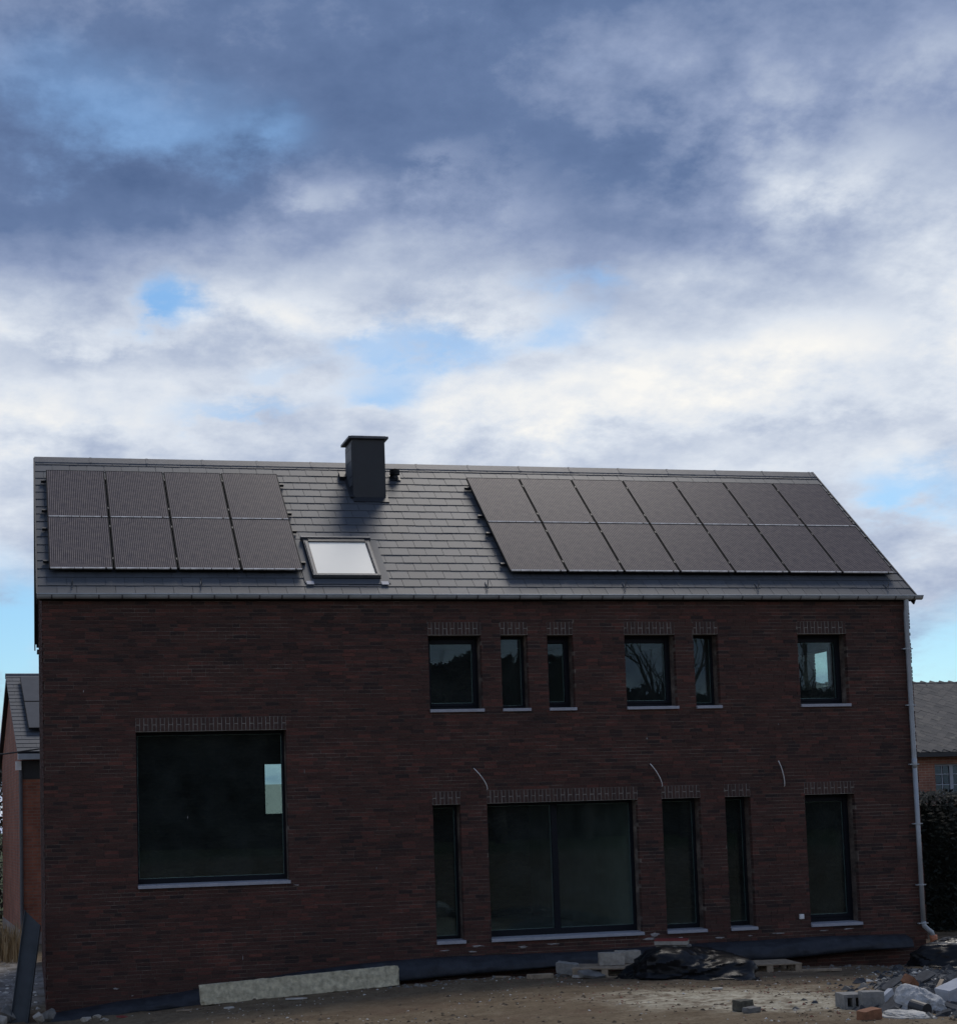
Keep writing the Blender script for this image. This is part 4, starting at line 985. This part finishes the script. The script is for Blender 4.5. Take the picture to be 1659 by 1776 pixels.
mb = MB(); mb.box(-.14, -.02, -.14, -.021, NE-.42, NE-.22); mb.build('gutter_end', M_white, ng)
mb = MB(); mb.tube([(-.03, -.06, NE-.4), (-.03, -.06, .1)], .04, 8); mb.build('downpipe', M_flash, nbh)
for k, s in enumerate((.95, 2.42)):
    for c in range(2):
        t = empty('solar_panel', (0, 0, 0)); t.parent = None
        mm = Matrix.Identity(4)
        for i, v in enumerate((Vector((1, 0, 0)), nt, nn)):
            for j in range(3): mm[j][i] = v[j]
        bpy.context.view_layer.update()
        t.matrix_world = nbh.matrix_world @ (Matrix.Translation(nP(.20+c*1.02, s, .24)) @ mm)
        me1 = MB(); me1.box(0, 1.0, 0, 1.43, -.04, 0); me1.build('frame', M_pvframe, t)
        me2 = MB(); me2.box(.012, .988, .012, 1.418, .0005, .003); me2.build('glass', M_npv, t)
        tag(t, 'grey solar panel on the neighbour house roof, %s row, %s from its gable' % (('lower', 'upper')[k], ORD[c]), 'solar panel', 'solar panels on the neighbour roof')
# overhead cable by the neighbour
mb = MB(); mb.tube([(-6, 11.2, 3.35), (-3, 11.25, 3.45), (-.7, 11.3, 3.66), (1.5, 11.4, 3.95)], .018, 6)
T(mb.build('overhead_cable', M_blackmetal), 'black overhead cable crossing in front of the neighbour house eaves', 'cable')

# ------------------------------------------------------------------ old farm building at right
barn = empty('old_barn', (17.5, 14.2, -.6)); tag(barn, 'old salmon brick building with lichened diamond-slate roof behind the hedge', 'building')
BLn, BD, BE, BRZ = 22.0, 8.0, 3.95, 6.05
def wpane(x0, x1, z0, z1): return (x0, x1, z0, z1)
BWN = [(6.34, 7.44, 2.78, 3.62), (10.5, 11.6, 2.78, 3.62)]
mb = MB(); us = uniq([0, BLn]+[v for w in BWN for v in w[:2]]); zs = uniq([0, BE]+[v for w in BWN for v in w[2:]])
grid_wall(mb, us, zs, lambda u, z: not any(a < u < b and c < z < d for a, b, c, d in BWN), 0, .3); 
mb.add([(0, .3, 0), (0, BD, 0), (0, BD, BE), (0, BD/2, BRZ-.15), (0, .3, BE)], [(0, 4, 3, 2, 1)]); mb.add([(0, BD, 0), (BLn, BD, 0), (BLn, BD, BE), (0, BD, BE)], [(0, 3, 2, 1)])
mb.add([(BLn, .3, 0), (BLn, BD, 0), (BLn, BD, BE), (BLn, BD/2, BRZ-.15), (BLn, .3, BE)], [(0, 1, 2, 3, 4)])
mb.build('wall', M_nb2, barn)
def lichen_mat():
    m, t, b, _ = new_mat('lichened_slate'); L = t.links.new; r = rnd_fac(t); P = pos_vec(t)
    c = ramp_n(t, r, ((0, (.060, .058, .056)), (.5, (.088, .082, .076)), (1, (.12, .108, .095))))
    n = noise_n(t, 3.5, 6, .7, vec=P); c = mixc(t, ramp_n(t, n, ((.58, (0,)*3), (.72, (.75,)*3))), c, (.22, .20, .15))
    L(c, b.inputs['Base Color']); b.inputs['Roughness'].default_value = .85; bump(t, b, noise_n(t, 20, 5, .6, vec=P), .4, .01); return m
M_lichen = lichen_mat()
bt_ = Vector((0, BD/2+.25, BRZ-BE+.1)); bL = bt_.length; bt_.normalize(); bn = Vector((0, -bt_.z, bt_.y))
def bP(x, s, h): return Vector((x, -.25, BE-.06))+bt_*s+bn*h
mb = MB()
for mir in (0, 1):
    vs = [bP(x, s, h) for h in (-.02, .06) for x, s in ((-.2, 0), (BLn, 0), (BLn, bL), (-.2, bL))]
    if mir: vs = [Vector((v.x, BD-v.y, v.z)) for v in vs]
    mb.add(vs, [(0, 3, 2, 1), (4, 5, 6, 7), (0, 1, 5, 4), (1, 2, 6, 5), (2, 3, 7, 6), (3, 0, 4, 7)])
broof = mb.build('roof', M_lichen, barn)
dm = .30; rr = random.Random(12); k = 0; s = -.02
ds_stuff = MB(); made = 0
dme = MB(); hh = .012
dme.add([(0, -dm*.62, hh), (dm*.52, 0, hh*.6), (0, dm*.62, .0), (-dm*.52, 0, hh*.6), (0, -dm*.62, -.004), (dm*.52, 0, -.004), (-dm*.52, 0, -.004)], [(0, 1, 2, 3), (4, 5, 1, 0), (6, 4, 0, 3)]); dmesh = dme.mesh('slate', M_lichen)
bmx = Matrix.Identity(4)
for i, v in enumerate((Vector((1, 0, 0)), bt_, bn)):
    for j in range(3): bmx[j][i] = v[j]
while s < bL-.1:
    x = 4.5+(dm*.52 if k % 2 else 0)
    while x < 11.0:
        mm = Matrix.Translation(bP(x, s+.15, .062+.006*rr.random()+.004)) @ bmx @ Matrix.Rotation(R(rr.uniform(-2.5, 2.5)), 4, 'Z') @ Matrix.Rotation(R(1.2), 4, 'X')
        if made < 290 and x > 5.9: inst('slate', dmesh, broof, mm); made += 1
        else:
            ds_stuff.add([mm @ v.co for v in dmesh.vertices], [tuple(p.vertices) for p in dmesh.polygons], rr.random())
        x += dm*1.04
    s += dm*.52; k += 1
tag(ds_stuff.build('slates', M_lichen, broof), kind='stuff')
mb = MB(); x = 0
while x < BLn:
    mb = MB(); mb.tube([(x, BD/2, BRZ+.05+rr.uniform(-.012, .012)), (x+.4, BD/2, BRZ+.06+rr.uniform(-.012, .012))], .08, 8); mb.build('ridge_tile', M_lichen, broof); x += .41
mb = MB(); mb.box(-.2, BLn, -.33, -.2, BE-.14, BE-.03); mb.build('gutter', M_blackmetal, barn)
M_oldpaint = simple('faded_white_paint', (.36, .40, .46), .7, var=.15, scale=10)
M_darkglass = glass_mat('old_pane', (.55, .6, .62), 1.0)
for (a, b, c, d) in BWN:
    mb = MB(); ring(mb, a, b, c, d, .05, .1, .17); wf = mb.build('window', M_oldpaint, barn)
    m_ = (a+b)/2; mb = MB(); mb.box(m_-.05, m_+.05, .095, .165, c+.05, d-.05); mb.build('mullion', M_oldpaint, wf)
    for q in (a+(m_-a)*.5, m_+(b-m_)*.5):
        mb = MB(); mb.box(q-.014, q+.014, .11, .15, c+.05, d-.05); mb.build('glazing_bar', M_oldpaint, wf)
    for q in (c+(d-c)/3, c+2*(d-c)/3):
        for (u, v) in ((a+.05, m_-.05), (m_+.05, b-.05)):
            mb = MB(); mb.box(u, v, .112, .148, q-.013, q+.013); mb.build('glazing_bar', M_oldpaint, wf)
    for i in range(4):
        for j in range(3):
            x0 = a+.05+(b-a-.1)*i/4+.015; x1 = a+.05+(b-a-.1)*(i+1)/4-.015; q0 = c+.05+(d-c-.1)*j/3+.01; q1 = c+.05+(d-c-.1)*(j+1)/3-.01
            mb = MB(); mb.box(x0, x1, .125, .131, q0, q1); mb.build('pane', M_darkglass, wf)

sh = empty('grey_shed', (6.5, 41.0, -.6)); tag(sh, 'low grey metal-roofed shed seen through the big front window', 'shed')
mb = MB(); mb.box(0, 14, 0, 6, 0, 2.6); mb.build('wall', M_plinth, sh)
mb = MB(); mb.add([(-.3, -.4, 2.55), (14.3, -.4, 2.55), (14.3, 3, 4.1), (-.3, 3, 4.1), (-.3, 6.4, 2.55), (14.3, 6.4, 2.55), (-.3, -.4, 2.62), (14.3, -.4, 2.62), (14.3, 3, 4.18), (-.3, 3, 4.18), (-.3, 6.4, 2.62), (14.3, 6.4, 2.62)],
  [(6, 7, 8, 9), (9, 8, 11, 10), (0, 3, 2, 1), (3, 4, 5, 2), (0, 1, 7, 6), (4, 10, 11, 5), (0, 6, 9, 3), (3, 9, 10, 4), (1, 2, 8, 7), (2, 5, 11, 8)]); mb.build('roof', M_flash, sh)
# ------------------------------------------------------------------ vegetation
def leaf_mat(name, c0, c1):
    m, t, b, _ = new_mat(name); r = rnd_fac(t)
    t.links.new(ramp_n(t, r, ((0, c0), (1, c1))), b.inputs['Base Color']); b.inputs['Roughness'].default_value = .6; b.inputs['Specular IOR Level'].default_value = .3
    return m
M_hedge = leaf_mat('dark_hedge_leaf', (.006, .009, .006), (.017, .022, .012))
M_bark = simple('grey_bark', (.11, .095, .08), .95, var=.35, scale=12, bstr=.6)
M_dry = leaf_mat('dry_grass', (.16, .11, .055), (.42, .31, .17))
def leaves(mb, r, c, s):
    a = Vector((r.gauss(0, 1), r.gauss(0, 1), r.gauss(0, 1))).normalized(); b = a.orthogonal().normalized(); q = r.uniform(.5, 1.2)*s
    mb.add([c-a*q, c+b*q*.45, c+a*q, c-b*q*.45], [(0, 1, 2, 3)], r.random())
def hedge(name, x0, x1, y0, y1, z0, hfun, count, leaf, label, seed, group=None):
    r = random.Random(seed); root = empty(name, ((x0+x1)/2, (y0+y1)/2, z0)); tag(root, label, 'hedge', group)
    mb = MB(); cx, cy = root.location.x, root.location.y
    for k in range(count):
        x = r.uniform(x0, x1); h = hfun(x)*(1+.10*noise.noise((x*1.3, seed, 0)))
        f = r.random()
        if f < .62: y = y0+abs(r.gauss(0, .16)); z = r.uniform(0, h)
        elif f < .9: y = r.uniform(y0, y1); z = h-abs(r.gauss(0, .16))
        else: y = r.uniform(y0, y1); z = r.uniform(0, h); x = x0+abs(r.gauss(0, .15))
        y += .22*noise.noise((x*1.7, z*1.7, seed)); z += .15*noise.noise((x*2.1, y*2.1, seed+4))
        leaves(mb, r, Vector((x-cx, y-cy, z)), leaf)
    mb.build('foliage', M_hedge, root)
    core_ = MB(); n = 24; vs = []
    for i in range(n+1):
        x = x0+.2+(x1-x0-.4)*i/n; h = hfun(x)-.25
        vs += [(x-cx, y0+.3-cy, -.2), (x-cx, y0+.35-cy, h), (x-cx, y1-.3-cy, h), (x-cx, y1-.3-cy, -.2)]
    core_.add(vs, [(4*i+j, 4*i+4+j, 4*i+5+j, 4*i+1+j) for i in range(n) for j in range(3)]+[(0, 1, 2, 3), (4*n+3, 4*n+2, 4*n+1, 4*n)])
    core_.build('inner_twigs', M_hedge, root)
    return root
hedge('evergreen_hedge', 17.0, 27.0, 4.0, 5.6, -.65, lambda x: 2.82, 26000, .07, 'tall dark evergreen hedge in front of the old building at right', 5)
hedge('evergreen_shrub', -3.2, -.86, 19.6, 21.2, -.65, lambda x: 4.3, 5000, .09, 'dark evergreen shrub at the left edge beyond the neighbour house', 25)
# dry grass beside the neighbour
r = random.Random(9); mb = MB()
for k in range(2600):
    x = -3.6+3.3*r.random(); y = 7.2+3.2*r.random(); z = ground_z(x, y); h = r.uniform(.25, .75)*(1 if y > 8 else .7); an = r.uniform(0, 6.28); w = r.uniform(.006, .014)
    d = Vector((math.cos(an), math.sin(an), 0)); ln = r.uniform(.05, .35)*h
    p0 = Vector((x, y, z-.02)); p1 = p0+Vector((0, 0, h*.6))+d*ln*.4; p2 = p0+Vector((0, 0, h))+d*ln; sd = Vector((-d.y, d.x, 0))*w
    mb.add([p0-sd, p0+sd, p1+sd*.8, p1-sd*.8, p2], [(0, 1, 2, 3), (3, 2, 4)], r.random())
tag(mb.build('dry_grass', M_dry), 'dry straw-coloured grass growing by the neighbour house', 'grass', kind='stuff')
# trees and copse across the garden (mirrored in the windows)
def bare_tree(name, x, y, H, seed, label):
    r = random.Random(seed); root = empty(name, (x, y, ground_z(x, y)-.05)); tag(root, label, 'tree', 'bare trees mirrored in the windows')
    tr = MB(); cr = MB()
    def grow(p, d, L_, rad, depth, mb):
        n = 4; pts = [p]; rads = [rad]; q = p.copy(); dd = d.copy()
        for i in range(n):
            dd = (dd+Vector((r.gauss(0, .13), r.gauss(0, .13), r.gauss(0, .06)+.04))).normalized(); q = q+dd*L_/n; pts.append(q.copy()); rads.append(rad*(1-.45*(i+1)/n))
        mb.tube(pts, rads, 5 if depth < 2 else 3, r.random(), cap=False)
        if depth >= 5: return
        kids = 3 if depth < 3 else 2
        for _ in range(kids+(1 if r.random() < .4 else 0)):
            i = r.randint(1 if depth else 2, n); a = (dd+Vector((r.gauss(0, .55), r.gauss(0, .55), r.gauss(.1, .3)))).normalized()
            grow(pts[i], a, L_*r.uniform(.55, .8), rads[i]*.74, depth+1, cr)
    grow(Vector((0, 0, 0)), Vector((0, 0, 1)), H*.33, H*.024, 0, tr)
    tr.build('trunk', M_bark, root, smooth=True); cr.build('crown', M_bark, root, smooth=True)
for k, (x, y, H) in enumerate(((18, -52, 14.5), (22, -49, 15), (27, -51, 15), (31.5, -49, 15.5), (36, -52, 15), (40, -49, 15.5), (45, -51, 15))):
    bare_tree('bare_tree', x, y, H, 70+k, 'bare tree across the garden, %s from the left, mirrored in the upper windows' % ORD[k])
hedge('evergreen_copse', -12.0, 29.0, -62, -58, .2, lambda x: 10.2+1.2*noise.noise((x*.35, 0, 2)), 12000, .40, 'dark evergreen copse across the garden, mirrored in the left windows', 15)
hedge('evergreen_copse', 29.2, 62.0, -62, -58, .2, lambda x: 8.0+1.0*noise.noise((x*.4, 0, 6)), 9000, .36, 'lower dark evergreen copse across the garden, mirrored in the right windows', 16)
